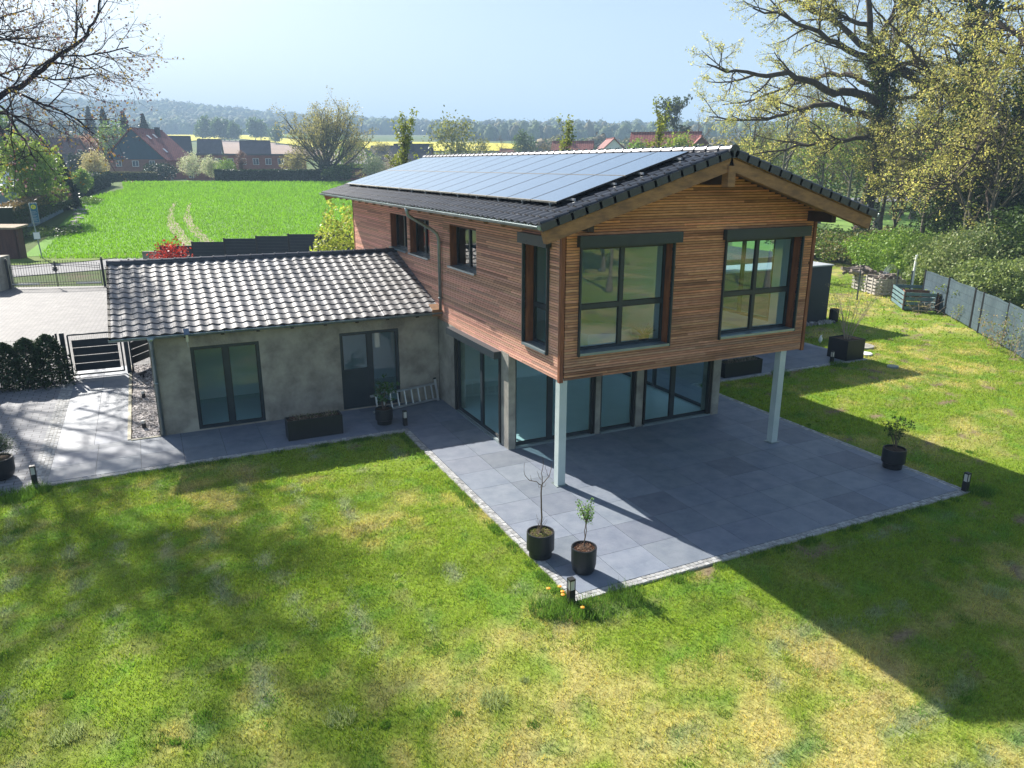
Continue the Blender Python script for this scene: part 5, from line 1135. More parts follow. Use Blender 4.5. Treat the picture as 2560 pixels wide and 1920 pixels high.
# ---- left: gates, wall, shelter, sign
g0, g1 = np.array(at(27, 722)), np.array(at(263, 716)); gd = (g1-g0)/np.linalg.norm(g1-g0); GLn = np.linalg.norm(g1-g0); gn = np.array((gd[1], -gd[0], 0))
cp = np.array(at(22, 726)); m = MB(); m.obox(g0-gd*.55+(0, 0, .95), gd, -gn, (0, 0, 1), .42, .9, .97); tag(m.build('gate_pillar', M['conc'], base=tuple(g0-gd*.55)), 'grey rendered gate pillar at the left edge of the driveway', 'pillar')
gt = thing('driveway_gate', 'ornamental black iron double gate with curved top rails and spear tips', 'gate', tuple(g0))
for q in (g0, g1): MB().beam(q, q+(0, 0, 1.72), .13, .13).beam(q+(0, 0, 1.72), q+(0, 0, 1.8), .08, .08).build('post', M['black'], gt)
Hc = lambda f: 1.28+.17*math.sin(math.pi*f)**1.5
for leaf_ in (0, 1):
    m = MB(); a, b = (.15, GLn/2-.03) if leaf_ == 0 else (GLn/2+.03, GLn-.15); nb = 17
    for i in range(nb+1):
        x = a+(b-a)*i/nb; f = x/GLn; q = g0+gd*x; hh = Hc(f)+.16; m.beam(q+(0, 0, .06), q+(0, 0, hh), .018 if 0 < i < nb else .035, .018 if 0 < i < nb else .035)
        if 0 < i < nb:
            m.add([q+gd*.025+(0, 0, hh-.02), q-gd*.025+(0, 0, hh-.02), q+(0, 0, hh+.08), q+gn*.02+(0, 0, hh)], [(0, 1, 2), (1, 3, 2), (3, 0, 2)])
            m.tube([q+(gd*math.cos(e)+np.array((0, 0, 1))*math.sin(e)*1.1)*.045+(0, 0, .78) for e in np.linspace(0, 6.28, 9)], .006, 4)
    for dz in (0, -.12): m.tube([g0+gd*(a+(b-a)*i/12)+(0, 0, Hc((a+(b-a)*i/12)/GLn)+dz) for i in range(13)], .016, 6)
    for z in (.2, .34): m.beam(g0+gd*a+(0, 0, z), g0+gd*b+(0, 0, z), .03, .035)
    m.build('gate_leaf', M['black'], gt)
    m = MB(); m.beam(g0+gd*(a if leaf_ == 0 else b)+gn*.08+(0, 0, .27), g0+gd*((a+1.5) if leaf_ == 0 else (b-1.4))+gn*.06+(0, 0, .27), .07, .07); m.build('gate_drive', M['alu'], gt)
m = MB(); c = g0+gd*GLn/2+gn*.04+(0, 0, 1.12)
for i in range(8): e = i*math.pi/4; m.obox(c+(gd*math.cos(e)+np.array((0, 0, 1))*math.sin(e))*.09, gd*math.cos(e)+np.array((0, 0, 1))*math.sin(e), gn, -gd*math.sin(e)+np.array((0, 0, 1))*math.cos(e), .07, .015, .035)
m.obox(c, gd, gn, (0, 0, 1), .07, .02, .07).beam(c+(0, 0, .1), c+(0, 0, .42), .07, .03); m.build('rosette', M['black'], gt)
q2 = np.array(at(330, 712)); pg = thing('side_gate', 'narrow black iron gate with arched rail right of the driveway gate', 'gate', tuple(g1)); MB().beam(q2, q2+(0, 0, 1.6), .11, .11).build('post', M['black'], pg); m = MB(); d2 = (q2-g1); L2 = np.linalg.norm(d2); d2 /= L2
for i in range(8): x = .15+(L2-.3)*i/7; m.beam(g1+d2*x+(0, 0, .06), g1+d2*x+(0, 0, 1.3+.22*math.sin(math.pi*i/7)), .018, .018)
m.tube([g1+d2*(.15+(L2-.3)*i/10)+(0, 0, 1.12+.25*math.sin(math.pi*i/10)) for i in range(11)], .016, 6); m.beam(g1+d2*.15+(0, 0, .2), g1+d2*(L2-.15)+(0, 0, .2), .03, .03); m.build('gate_leaf', M['black'], pg)
# anthracite privacy fence with stepped panels and low wall
tops = [1.85, 2.1, 2.32, 2.48, 2.6, 2.68]
ft = thing('privacy_fence', 'anthracite board fence stepping up behind the annex roof', 'fence', P(374, 52)); ax = [np.array(P(374+83*i, 52+.1*i)) for i in range(7)]
for i in range(6):
    a, b = ax[i], ax[i+1]; d = (b-a)/np.linalg.norm(b-a); n_ = np.array((-d[1], d[0], 0)); m = MB(); k_ = 9
    for j in range(k_): z0 = tops[i]-1.9+j*1.9/k_; m.obox((a+b)/2+(0, 0, z0+.95/k_), d, n_, (0, 0, 1), np.linalg.norm(b-a)/2-.05, .02, .93/k_)
    m.build('panel', M['anth2'], ft)
for i in range(7): a = ax[i]; MB().beam(a-(0, 0, .2), a+(0, 0, tops[min(i, 5)]+.04), .1, .1).build('post', M['black'], ft)
a, b = np.array(P(328, 52)), np.array(P(373, 52)); tag(MB().beam(a+(0, 0, .72), b+(0, 0, .72), .24, 1.5).build('garden_wall', M['conc'], base=tuple(a)), 'short grey rendered wall at the start of the anthracite fence', 'wall')
b = P(400, 40); b = (b[0], b[1], 0); bush('japanese_maple', 'low crimson leaved maple in front of the anthracite fence', 'maple', b, 1.15, 3.35, 2600, [(.34, .035, .03), (.42, .06, .05), (.24, .025, .03)], .075, lmat='leaf', stems=6, lump=.5)
b = P(838, 34.5); b = (b[0], b[1], 0); bush('columnar_shrub', 'upright yellow green shrub at the rear left corner of the wooden house', 'shrub', b, 1.25, 5.1, 5200, [(.34, .40, .07), (.26, .33, .06), (.42, .44, .12)], .085, lmat='leaf', stems=8, lump=.45)
# bus stop
p = np.array(at(106, 646)); t = thing('bus_stop_sign', 'bus stop sign on grey pole, blue panel with green H in a yellow disc', 'bus stop sign', tuple(p)); tp = p+np.array((-.28, 0, 4.25))
MB().tube([p, tp], .045, 8).build('pole', M['zinc'], t); fv = nrmz(np.array((CAM[0]-p[0], CAM[1]-p[1], 0))); fr = np.array((-fv[1], fv[0], 0)); 
M['sgblue'] = mat('sign_blue', (.03, .14, .22), rough=.4); M['sgy'] = mat('sign_yellow', (.75, .68, .05), rough=.4); M['sgg'] = mat('sign_green', (.02, .25, .08), rough=.4); Zv = np.array((0, 0, 1.))
c = tp+(fr*.26)-Zv*.72; MB().obox(c, fr, fv, Zv, .25, .025, .74).build('panel', M['sgblue'], t); m = MB(); m.obox(c+Zv*.75, fr, fv, Zv, .27, .035, .02).obox(c-Zv*.75, fr, fv, Zv, .27, .035, .02).obox(c+fr*.26, fr, fv, Zv, .015, .035, .73).obox(c-fr*.26, fr, fv, Zv, .015, .035, .73); m.build('panel_frame', M['zinc'], t)
def disc3(cc, r, n=20): return [cc+(fr*math.cos(e)+Zv*math.sin(e))*r for e in np.linspace(0, 2*math.pi, n, endpoint=False)]
cc = c+Zv*.46+fv*.03; m = MB(); m.add(disc3(cc, .2), [tuple(range(20))]); m.build('disc', M['sgg'], t); m = MB(); m.add(disc3(cc+fv*.004, .165), [tuple(range(20))]); m.build('disc_face', M['sgy'], t)
m = MB(); cc = cc+fv*.008; [m.obox(cc+fr*s_*.055, fr, fv, Zv, .018, .003, .1) for s_ in (-1, 1)]; m.obox(cc, fr, fv, Zv, .04, .003, .017); m.build('letter_h', M['sgg'], t)
m = MB()
for i, (wd, z) in enumerate(((.15, .1), (.18, 0), (.1, -.08), (.17, -.2), (.12, -.28), (.18, -.4), (.14, -.48), (.16, -.6))): m.obox(c+fv*.03+Zv*z-fr*(.19-wd), fr, fv, Zv, wd, .003, .018)
m.build('text_lines', M['sill'], t); c = p+(tp-p)*.42+fv*.05; MB().obox(c, fr, fv, Zv, .24, .02, .28).build('timetable_frame', M['sgblue'], t); MB().obox(c+fv*.012, fr, fv, Zv, .21, .012, .25).build('timetable', M['white'], t)
# brown bus shelter at the left edge
M['rust'] = mat('brown_wood', (.12, .05, .035), (.07, .03, .025), 2, .8, stretch=(3, 3, .4)); M['mossroof'] = mat('mossy_roof', (.42, .33, .22), (.20, .15, .10), 5, .9, bump=.6)
b = np.array(at(50, 648)); t = thing('bus_shelter', 'dark brown wooden bus shelter with mossy flat roof at the left edge', 'bus shelter', tuple(b)); d = nrmz(np.array((RH[0], RH[1], 0))); n_ = np.array((FH[0], FH[1], 0))
m = MB(); m.obox(b-d*2.0+Zv*1.2+n_*.9, d, n_, Zv, 2.0, .05, 1.2).obox(b-d*.05+Zv*1.2+n_*.45, n_, -d, Zv, .5, .05, 1.2).obox(b-d*2.0+Zv*1.2, d, n_, Zv, 2.0, .05, 1.2); m.build('wall', M['rust'], t)
MB().obox(b-d*2+Zv*2.48+n_*.45, d, n_*1+Zv*.08, Zv, 2.3, .9, .07).build('roof', M['mossroof'], t)
MB().beam(b+d*.1+(0, 0, 0), b+d*.1+(0, 0, 2.4), .1, .1).build('post', M['rust'], t)
# raised hedge on a grey wall along the ditch
w0, w1, w2 = np.array(at(30, 590)), np.array(at(105, 556)), np.array(at(156, 530))
M['greyw'] = mat('weathered_wall', (.22, .30, .33), (.16, .22, .25), 1, .8); t = thing('retaining_wall', 'long blue grey retaining wall below the brown topped hedge', 'wall', tuple(w0)); m = MB()
for a, b in ((w0-(w1-w0)*1.2, w1), (w1, w2)): m.beam(a+(0, 0, .5), b+(0, 0, .45), .25, 1.2)
m.build('wall', M['greyw'], t)
up_ = (0, 0, .9); off = n_*1.1
hedge('hedge', 'thuja hedge with brown top above the grey retaining wall', [tuple(w0-(w1-w0)*.3+up_+off), tuple(w1+up_+off), tuple(w2+up_+off)], 1.6, 2.2, 7000, [(.04, .07, .02), (.055, .09, .025), (.08, .07, .03)], .1, top=[(.28, .18, .07), (.20, .15, .06)])  # top leaves brown, side leaves dark green
b = P(-10, 120); vhouse('dark roofed shed behind the hedge at the left edge', b, face_yaw(b, 70), 6, 9, 2.2, 1.8, 'rdark', 'rdark', name='garden_shed')
b = P(-40, 100); vhouse('low grey garage with flat roof left of the thuja hedge', b, face_yaw(b, 10), 6, 5, 2.4, 0, 'greyw', 'white', flat=True, name='garage')
b = P(60, 112); vhouse('small shed with pale pitched roof peeping over the thuja hedge', b, face_yaw(b, 80), 3, 4, 2.2, 1.2, 'rdark', 'white', name='garden_shed')
q = [P(u, s) for u, s in ((196, 101), (188, 95), (178, 88), (165, 80))]
for i in range(34):
    f = i/33*3; a = min(int(f), 2); pt = np.array(q[a])+(np.array(q[a+1])-np.array(q[a]))*(f-a)+rng.normal(0, .35, 3)*(1, 1, .1); s_ = random.uniform(.25, .55)
    o = mk('boulder', IV*(1+rng.normal(0, .12, (len(IV), 1)))*s_*(1, 1, .6)+pt, IF, M['concs'], base=tuple(pt)); tag(o, 'grey boulder among the stones lining the ditch beside the green field', 'boulder', 'boulders lining the ditch')
bush('shrub', 'green bank growth along the ditch below the retaining wall', 'shrub', tuple(np.array(at(95, 590))), 4, .8, 2500, G2, .12, stems=0)
# fir hedge and mesh fence by the walk gate
M['mesh'] = M['black']
def mesh_fence(name, label, pts, h, posts=True, ztop=0, dx=.10, wire=.0025, cat='fence'):
    t = thing(name, label, cat, tuple(pts[0])); w_ = MB(); k = 4 if False else 3
    for a, b in zip(pts, pts[1:]):
        a, b = np.array(a, float), np.array(b, float); L = np.linalg.norm(b-a); n = int(L/dx)
        for i in range(n+1): q = a+(b-a)*i/n; w_.tube([q+(0, 0, .04), q+(0, 0, h)], wire, 3, cap=False)
        z = .06
        while z < h: w_.tube([a+(0, 0, z), b+(0, 0, z)], wire*1.3, 3, cap=False); z += .2
    w_.build('wire_mesh', M['anth'], t)
    for q in pts: MB().beam(np.array(q, float), np.array(q, float)+(0, 0, h+.05), .06, .06).build('post', M['anth'], t)
    return t
wg0, wg1 = np.array(at(172, 946)), np.array(at(325, 931)); wd_ = nrmz(wg1-wg0); WL = np.linalg.norm(wg1-wg0)
mesh_fence('mesh_fence', 'anthracite wire mesh fence behind the fir hedge', [wg0-wd_*.25-wd_*2.5*i for i in range(4)], 1.52)
t = thing('garden_gate', 'anthracite garden gate with four privacy strips between posts', 'gate', tuple(wg0))
for q, w_ in ((wg0, .14), (wg0-wd_*.17, .06), (wg1, .14)): MB().beam(q, q+(0, 0, 1.62), w_, w_).build('post', M['anth'], t)
a, b = wg0+wd_*.16, wg1-wd_*.16; m = MB()
for q in (a, b): m.beam(q+(0, 0, .1), q+(0, 0, 1.52), .05, .05)
m.beam(a+(0, 0, .1), b+(0, 0, .1), .05, .05).beam(a+(0, 0, 1.52), b+(0, 0, 1.52), .05, .05); m.build('gate_frame', M['anth'], t)
m = MB(); n = 24
for i in range(n+1): q = a+(b-a)*i/n; m.tube([q+(0, 0, .1), q+(0, 0, 1.5)], .003, 3, cap=False)
m.build('wire_mesh', M['anth'], t)
m = MB(); [m.beam(a+wd_*.1+(0, 0, .36+.28*j), b-wd_*.1+(0, 0, .36+.28*j), .02, .262) for j in range(4)]; m.build('privacy_strip', M['anth2'], t)
a, b = wg1+wd_*.12, np.array((-8.2, 16.42, 0)); t = mesh_fence('mesh_fence', 'short fence panel with dark privacy strips between the garden gate and annex', [a, b], 1.52)
m = MB(); [m.beam(a+(0, 0, .42+.27*j), b+(0, 0, .42+.27*j), .02, .25) for j in range(4)]; m.build('privacy_strip', M['anth2'], t)
f0 = None; lab = ('next to the garden gate', 'second from the garden gate', 'third from the garden gate', 'fourth from the garden gate', 'at the left picture edge')
for i in range(9):
    q = wg0-wd_*(.55+.62*i)+np.array((.1, -.45, 0)); 
    if f0 is None: f0 = tree_at('fir_tree', 'young dark fir in the hedge row next to the garden gate', 'fir tree', tuple(q), 'conifer', 1.7, 1.9, 'young firs planted as a hedge', n=4200, ls=.05, p=.42, cols=[(.035, .07, .028), (.05, .09, .035), (.028, .055, .025)])
    else: c_ = copy_tree(f0, loc=tuple(q), rz=i*1.7, scale=random.uniform(.88, 1.08)); tag(c_, 'young dark fir in the hedge row '+(('second', 'third', 'fourth', 'fifth', 'sixth', 'seventh', 'eighth', 'ninth')[i-1])+' from the garden gate')

# ---- right garden: flat roofed shed, fences, wood piles
t = thing('garden_building', 'flat roofed anthracite garden building behind the rear terrace', 'garden building', (17, 13, 0)); m = MB(); m.box(12.2, 11.3, -.03, 20.9, 15.2, 2.66); m.build('wall', M['anth2'], t)
M['flatroof'] = mat('roof_sheet', (.40, .42, .44), rough=.5); MB().box(12.15, 11.25, 2.66, 20.95, 15.25, 2.72).build('roof', M['flatroof'], t); fo = MB().box(18.0, 11.27, 1.95, 19.6, 11.3, 2.3).build('window', M['anth'], t); MB().box(18.06, 11.262, 2.0, 19.54, 11.272, 2.25).build('pane', M['winpane'], fo)
p = at(2083, 803); tag(MB().lathe((p[0], p[1], 0), [(.2, 0), (.22, .1), (.22, .56), (.2, .6), (.18, .56)], 20).build('rain_barrel', M['potb'], base=p), 'small black barrel at the right wall of the anthracite garden building', 'barrel')
c = (19.2, 11.6); t = thing('banded_pole', 'thin red and white banded pole in a black vase on the garden building roof', 'pole', (*c, 2.72)); MB().lathe((*c, 2.72), [(.08, 0), (.06, .1), (.14, .3), (.15, .42), (.08, .5)], 16).build('vase', M['potb'], t)
m = MB()
for i in range(10): g_ = ((.8, .8, .8), (.75, .05, .05), (.05, .05, .06))[i % 3]; m.tube([(*c, 3.2+i*.12), (*c, 3.2+(i+1)*.12)], .035, 8, g_)
M['attr'] = mat('painted_bands', (1, 1, 1), (.9, .9, .9), 3, .5, attr=True); m.build('pole', M['attr'], t)
rk = MB(); 
for i in range(260):
    x = random.uniform(17.5, 21.2); s_ = random.uniform(.03, .07); rk.obox((x, 11.1+random.uniform(-.12, .12), .0), nrmz(rng.normal(0, 1, 3)), nrmz(rng.normal(0, 1, 3)), (0, 0, 1), s_, s_, s_, (random.uniform(.5, 1.3),)*3)
tag(rk.build('gravel_strip', M['gravel']), 'grey stones along the foot of the garden building', None, None, 'stuff')
p = at(2050, 857); t = thing('bird_figure', 'small grey bird figure standing on the lawn near the rear terrace', 'garden figure', p)
MB().tube([(p[0], p[1], 0), (p[0], p[1], .1), (p[0]+.02, p[1], .2), (p[0]+.01, p[1], .3), (p[0]+.07, p[1], .33)], [.03, .08, .07, .025, .01], 10).build('body', M['white'], t, smooth=True)
rf = [at(u, v) for u, v in ((2040, 645), (2097, 657), (2145, 669), (2199, 680), (2250, 692), (2300, 705))]
mesh_fence('mesh_fence', 'tall wire mesh fence along the shrubs at the back of the right garden', rf, 1.55, dx=.2, wire=.004)
mesh_fence('mesh_fence', 'wire mesh fence from the garden building past the pallets to the planks', [(20.95, 13.2, 0), at(2142, 751), at(2236, 748), at(2271, 752)], 1.6, dx=.16, wire=.004)
M['pallet'] = mat('grey_pallet_wood', (.52, .48, .44), (.36, .33, .30), 4, .85, bump=.4); M['plank'] = mat('plank_wood', (.30, .15, .08), (.07, .045, .035), 2.5, .8); M['tealp'] = mat('teal_planks', (.13, .22, .24), (.09, .16, .18), 3, .7)
def pallet_crate(p0, p1, dep, label, z=1.0, mt='pallet'):
    p0, p1 = np.array(p0), np.array(p1); d = nrmz(p1-p0); n_ = np.array((-d[1], d[0], 0)); L = np.linalg.norm(p1-p0); t = thing('pallet_crate', label, 'pallet crate', tuple(p0))
    for q, dd, LL in ((p0, d, L), (p0+n_*dep, d, L), (p0, n_, dep), (p1, n_, dep)):
        m = MB(); nn_ = np.cross(dd, Zv)
        for j in range(5): m.obox(q+dd*LL/2+Zv*(.08+j*z/5.2), dd, nn_, Zv, LL/2, .012, .055)
        for j in range(4): m.obox(q+dd*LL*(j+.5)/4+nn_*.03+Zv*z/2, dd, nn_, Zv, .05, .012 if j % 2 else .02, z/2)
        m.build('pallet', M[mt], t)
    return t
pl0, pl1, pl2 = at(2128, 719), at(2186, 738), at(2262, 736)
pallet_crate(pl0, pl1, 1.6, 'weathered grey pallet crate heaped with firewood behind the mesh fence'); pallet_crate((pl1[0]+.35, pl1[1]-.1, 0), pl2, 1.4, 'second pallet crate holding pipes and hoses', .85)
def logs(c, n, r, L, label, mt, zz, sp, name='firewood'):
    t = MB()
    for i in range(n):
        q = np.array(c)+(random.uniform(-sp, sp), random.uniform(-sp, sp), zz+abs(random.gauss(0, .12))); d = nrmz(rng.normal(0, 1, 3)*(1, 1, .25)); t.tube([q-d*L/2, q+d*L/2], r*random.uniform(.6, 1.2), 7, (random.uniform(.5, 1.4),)*3)
    return tag(t.build(name, M[mt], base=tuple(c)), label, 'firewood')
M['logs'] = mat('log_bark', (.30, .25, .21), (.16, .13, .11), 6, .9, attr=True)
c = (np.array(pl0)+np.array(pl1))/2+(.35, .8, 0); logs(c, 46, .09, .6, 'heap of split grey logs on top of the first pallet crate', 'logs', 1.0, .6)
c = (np.array(pl1)+np.array(pl2))/2+(.4, .6, 0); logs(c, 26, .08, .9, 'dark offcuts and pipes piled on the second pallet crate', 'logs', .85, .6, 'offcuts')
m = MB()
for k in range(7): m.tube([c+np.array((.4+math.cos(e)*(.45+k*.03), k*.03, .9+math.sin(e)*(.5+k*.04))) for e in np.linspace(0, 3.1, 10)], .012, 5)
tag(m.build('hose', M['alu'], base=tuple(c)), 'coiled pale hose arching over the second pallet crate', 'hose')
def planks(p0, p1, dep, label, mt, z, name='compost_bin'):
    p0, p1 = np.array(p0), np.array(p1); d = nrmz(p1-p0); n_ = np.array((-d[1], d[0], 0)); L = np.linalg.norm(p1-p0); t = thing(name, label, 'compost bin', tuple(p0))
    for q, dd, LL in ((p0, d, L), (p0+n_*dep, d, L), (p0, n_, dep), (p1, n_, dep)):
        m = MB(); nn_ = np.cross(dd, Zv); [m.obox(q+dd*LL/2+Zv*(.12+j*z/4), dd, nn_, Zv, LL/2, .014, z*.085) for j in range(4)]; m.build('board_side', M[mt], t)
    for q in (p0, p1, p0+n_*dep, p1+n_*dep): MB().beam(q, q+Zv*z, .07, .07).build('post', M['darkwood'], t)
k0, k1, k2 = at(2228, 752), at(2257, 775), at(2345, 779)
planks(k0, k1, 1.5, 'compost bin of teal grey boards beside the wire fence', 'tealp', .95); planks((k1[0]+.15, k1[1]+.05, 0), k2, 1.3, 'compost bin of brown planks covered with dead branches', 'plank', .9)
def brush(c, n, L, label):
    out = []
    for i in range(n):
        q, _ = bend(np.array(c)+rng.normal(0, .45, 3)*(1, 1, .2)+(0, 0, .1), rng.normal(0, 1, 3)*(1, 1, .5)+(0, 0, .7), L*random.uniform(.5, 1.2), 4, .3, -.05); out.append((q, np.linspace(.014, .004, 5), 4))
    t = thing('brush_pile', label, 'brush pile', tuple(c)); tubes(out, 'branches', M['twigp'], t)
brush((np.array(k1)+np.array(k2))/2+(.1, -.25, 0), 55, .95, 'pile of dead branches leaning on the brown plank bin')
b = np.array(at(2274, 752)); tag(MB().tube([b, b+(0, 0, 1.3), b+(.05, 0, 2.5)], .07, 9).build('birch_pole', M['white'], base=tuple(b)), 'white birch pole standing beside the teal compost bin', 'pole')
# blue grey privacy screen fence with a gate
M['screen'] = brick_mat('woven_screen', (.085, .12, .14), (.065, .098, .118), (.04, .06, .075), .16, .34, .012, vert=True, bump=.5, rough=.5)
fpts = [np.array(at(*a)) for a in ((2302, 761), (2360, 785), (2424, 820), (2444, 833), (2505, 866), (2570, 906), (2660, 960), (2790, 1040))]
t = thing('screen_fence', 'blue grey woven privacy screen fence along the right garden boundary', 'fence', tuple(fpts[0]))
for i, (a, b) in enumerate(zip(fpts, fpts[1:])):
    d = b-a; L = np.linalg.norm(d); d /= L; n_ = np.array((-d[1], d[0], 0)); V = []; nn_ = max(6, int(L/.25)); mb = MB(); F = []
    for s_ in (0, .02):
        for j in range(nn_+1):
            q = a+d*(L*j/nn_*.985+.01)+n_*(s_+.02*math.sin(j*.9+i)); hh = 1.8+.025*math.sin(j*.5+i*2); V += [q+(0, 0, .06), q+(0, 0, hh)]
    o_ = 2*(nn_+1); F = [(2*j, 2*j+2, 2*j+3, 2*j+1) for j in range(nn_)]+[(o_+2*j, o_+2*j+1, o_+2*j+3, o_+2*j+2) for j in range(nn_)]+[(2*j+1, 2*j+3, o_+2*j+3, o_+2*j+1) for j in range(nn_)]
    mb.add(V, F); mb.build('gate_panel' if i == 2 else 'screen_panel', M['screen'], t)
for i, q in enumerate(fpts): MB().beam(q, q+(0, 0, 1.86), .07, .07).build('post', M['black'], t)
q = fpts[3]+(fpts[2]-fpts[3])*.12; MB().beam(q+(0, 0, 1.0)-(.05, 0, 0), q+(0, 0, 1.0)-(.05, 0, 0)+(fpts[2]-fpts[3])*.14, .02, .02).build('handle', M['alu'], t)
def climber(p, n, h, w_, label, cols):
    p = np.array(p); t = thing('climbing_plant', label, 'climber', tuple(p)); out = []; tp = []
    for i in range(n):
        q, _ = bend(p+rng.normal(0, w_*.3, 3)*(1, 1, 0), (random.gauss(0, .35), random.gauss(0, .35), 1), h*random.uniform(.5, 1.1), 6, .28, .05); out.append((q, np.linspace(.012, .004, 7), 4)); sprout(q, .01, .004, 0, [dict(n=6, a=(30, 80), L=.35, r=.005, k=2)], out, tp)
    tubes(out, 'stem', M['twigp'], t); leafcloud(tip_leaves(tp, 9, .07), .04, cols, 'foliage', M['leaf'], t)
climber(np.array(at(2490, 868))+(-.15, -.1, 0), 9, 1.7, .7, 'sparse climbing plant with pale leaves on the screen fence right of its gate', [(.26, .30, .10), (.36, .24, .12)])
climber(np.array(at(2540, 893))+(-.1, -.1, 0), 8, 1.9, .6, 'taller climber arching over the screen fence at the right edge', [(.18, .26, .08), (.30, .30, .12)])
climber(np.array(at(2385, 800))+(-.15, -.1, 0), 3, 1.1, .2, 'single thin climber on the screen fence left of its gate', [(.26, .30, .10)])

# ---- big oaks on the right and the budding tree on the left
def PX(u, v, s):          # a point in the air: column u, row v, at distance s
    x, y, _ = P(u, s); return (x, y, zat(u, v, s))
OS = [dict(n=9, a=(45, 85), L=7, r=.22, t0=.35, u=.03, k=5, w=.17, s=6, flat=.6), dict(n=11, a=(25, 65), L=4.4, r=.085, t0=.12, u=.05, k=4, w=.2, s=4, flat=.75),
      dict(n=6, a=(25, 60), L=1.9, r=.035, t0=.15, u=.02, k=3, w=.2, flat=.9), dict(n=4, a=(20, 55), L=.85, r=.014, t0=.2, k=2)]
OS2 = [dict(OS[0], n=5, L=6), dict(OS[1], n=8), OS[2], OS[3]]
def ivy(pts, r, n):
    pts = np.array(pts, float); f = rng.random(n)*(len(pts)-1.001); i = f.astype(int); q = pts[i]+(pts[i+1]-pts[i])*(f-i)[:, None]; a = rng.uniform(0, 6.28, n); rr_ = r*rng.uniform(.7, 1.45, n)*(.5+fbm(f*4, a, 2))
    return q+np.stack((np.cos(a)*rr_, np.sin(a)*rr_, rng.normal(0, .1, n)), 1)
def oak(label, s, trunk, limbs, r, per, cols=GY_, ivyr=None, S=OS, ds=None, lsize=.062):
    ds = ds or [0]*len(limbs); tp = [PX(u, v, s) for u, v in trunk]; tp[0] = P(trunk[0][0], s); L = []
    for (l, w0, w1), dd in zip(limbs, ds): n = len(l); L.append(([PX(u, v, s+dd*i/(n-1)) for i, (u, v) in enumerate(l)], w0, w1))
    t = tree('oak_tree', label, 'tree', tp[0], 20, r, tp, S, 0, cols, per, .10, lsize, None, limbs=L, crownname='crown', tfac=.8, lmat='leafo')
    if ivyr: leafcloud(ivy(tp[:ivyr[1]], ivyr[0], ivyr[2]), .12, GD+G2, 'ivy', M['leafd'], t)
    return t
oak('big oak in yellow green young leaf with ivy clad trunk right of the house roof', 62, [(2172, 617), (2187, 434), (2187, 289), (2182, 203), (2158, 145), (2129, 60), (2112, -60), (2105, -150)],
    [([(2187, 262), (2110, 231), (2038, 222), (1970, 193), (1893, 183), (1820, 183), (1750, 160)], .36, .05), ([(2187, 300), (2135, 285), (2066, 260), (1989, 270), (1931, 289), (1845, 299), (1765, 292)], .30, .05),
     ([(2160, 150), (2086, 125), (2009, 87), (1931, 48), (1850, 20)], .28, .05), ([(2182, 164), (2245, 193), (2303, 207), (2370, 236)], .42, .16), ([(2187, 340), (2134, 345), (2062, 357), (1989, 366), (1880, 386)], .2, .04),
     ([(2178, 232), (2110, 190), (2050, 185), (1970, 212), (1870, 250), (1795, 262)], .24, .04), ([(2150, 130), (2060, 60), (1960, 10), (1860, -60)], .26, .06), ([(2187, 330), (2240, 330), (2310, 320), (2380, 350)], .2, .05), ([(2182, 200), (2200, 100), (2240, 20), (2260, -80)], .3, .08)],
    .62, 13, ivyr=(.75, 5, 5000), ds=[-7, 5, -4, 3, -8, 8, 4, -6, 2])
oak('second oak with dark ivy trunk standing among the bushes beyond the screen fence', 55, [(2398, 600), (2404, 440), (2404, 289), (2398, 150), (2395, 0), (2395, -120)],
    [([(2400, 280), (2340, 230), (2290, 170), (2230, 120), (2180, 60)], .17, .05), ([(2400, 330), (2330, 310), (2270, 330), (2200, 380)], .2, .05), ([(2398, 160), (2350, 90), (2300, 40), (2250, -20)], .18, .05),
     ([(2404, 230), (2450, 180), (2500, 100), (2540, 20)], .3, .07), ([(2404, 350), (2350, 400), (2300, 430), (2250, 470)], .14, .04), ([(2404, 400), (2450, 420), (2500, 480), (2530, 540)], .14, .04)],
    .6, 10, ivyr=(.85, 5, 9000), S=OS2, ds=[-6, 4, 6, -5, -6, 5])
oak('oak at the right picture edge with drooping yellow leaved branches', 47, [(2548, 640), (2535, 500), (2545, 300), (2555, 120), (2552, -60)],
    [([(2545, 290), (2490, 310), (2440, 370), (2400, 450), (2360, 480)], .2, .04), ([(2550, 130), (2500, 90), (2440, 60), (2380, 80)], .22, .04), ([(2540, 400), (2500, 420), (2480, 480), (2500, 560)], .16, .03), ([(2545, 340), (2600, 330), (2680, 320)], .2, .05)],
    .42, 10, ivyr=(.6, 4, 8000), S=OS2, ds=[-5, 5, -4, 0])
for u, s, h, w_, lab in ((2222, 61, 13, 6, 'slim ivy flecked tree right of the big oak trunk'), (2258, 56, 9, 5, 'thin young tree between the two oak trunks'), (1880, 84, 13, 9, 'misty bare tree left of the big oak trunk'), (1960, 92, 15, 10, 'bare tree behind the lower oak limbs'), (2040, 98, 16, 10, 'tall bare tree with dark stems behind the big oak'), (2300, 88, 15, 10, 'distant bare tree between the oaks')):
    V_(u, s, 'bare', h, w_, lab, cols=[(.20, .19, .07), (.16, .14, .07)], per=7, ls=.1)
V_(1830, 88, 'round', 7, 9, 'olive green tree behind the right end of the house ridge', cols=GO, n=2500); V_(1925, 105, 'round', 8.5, 11, 'yellow green tree behind the right eave', cols=[(.22, .26, .06)], n=2500)
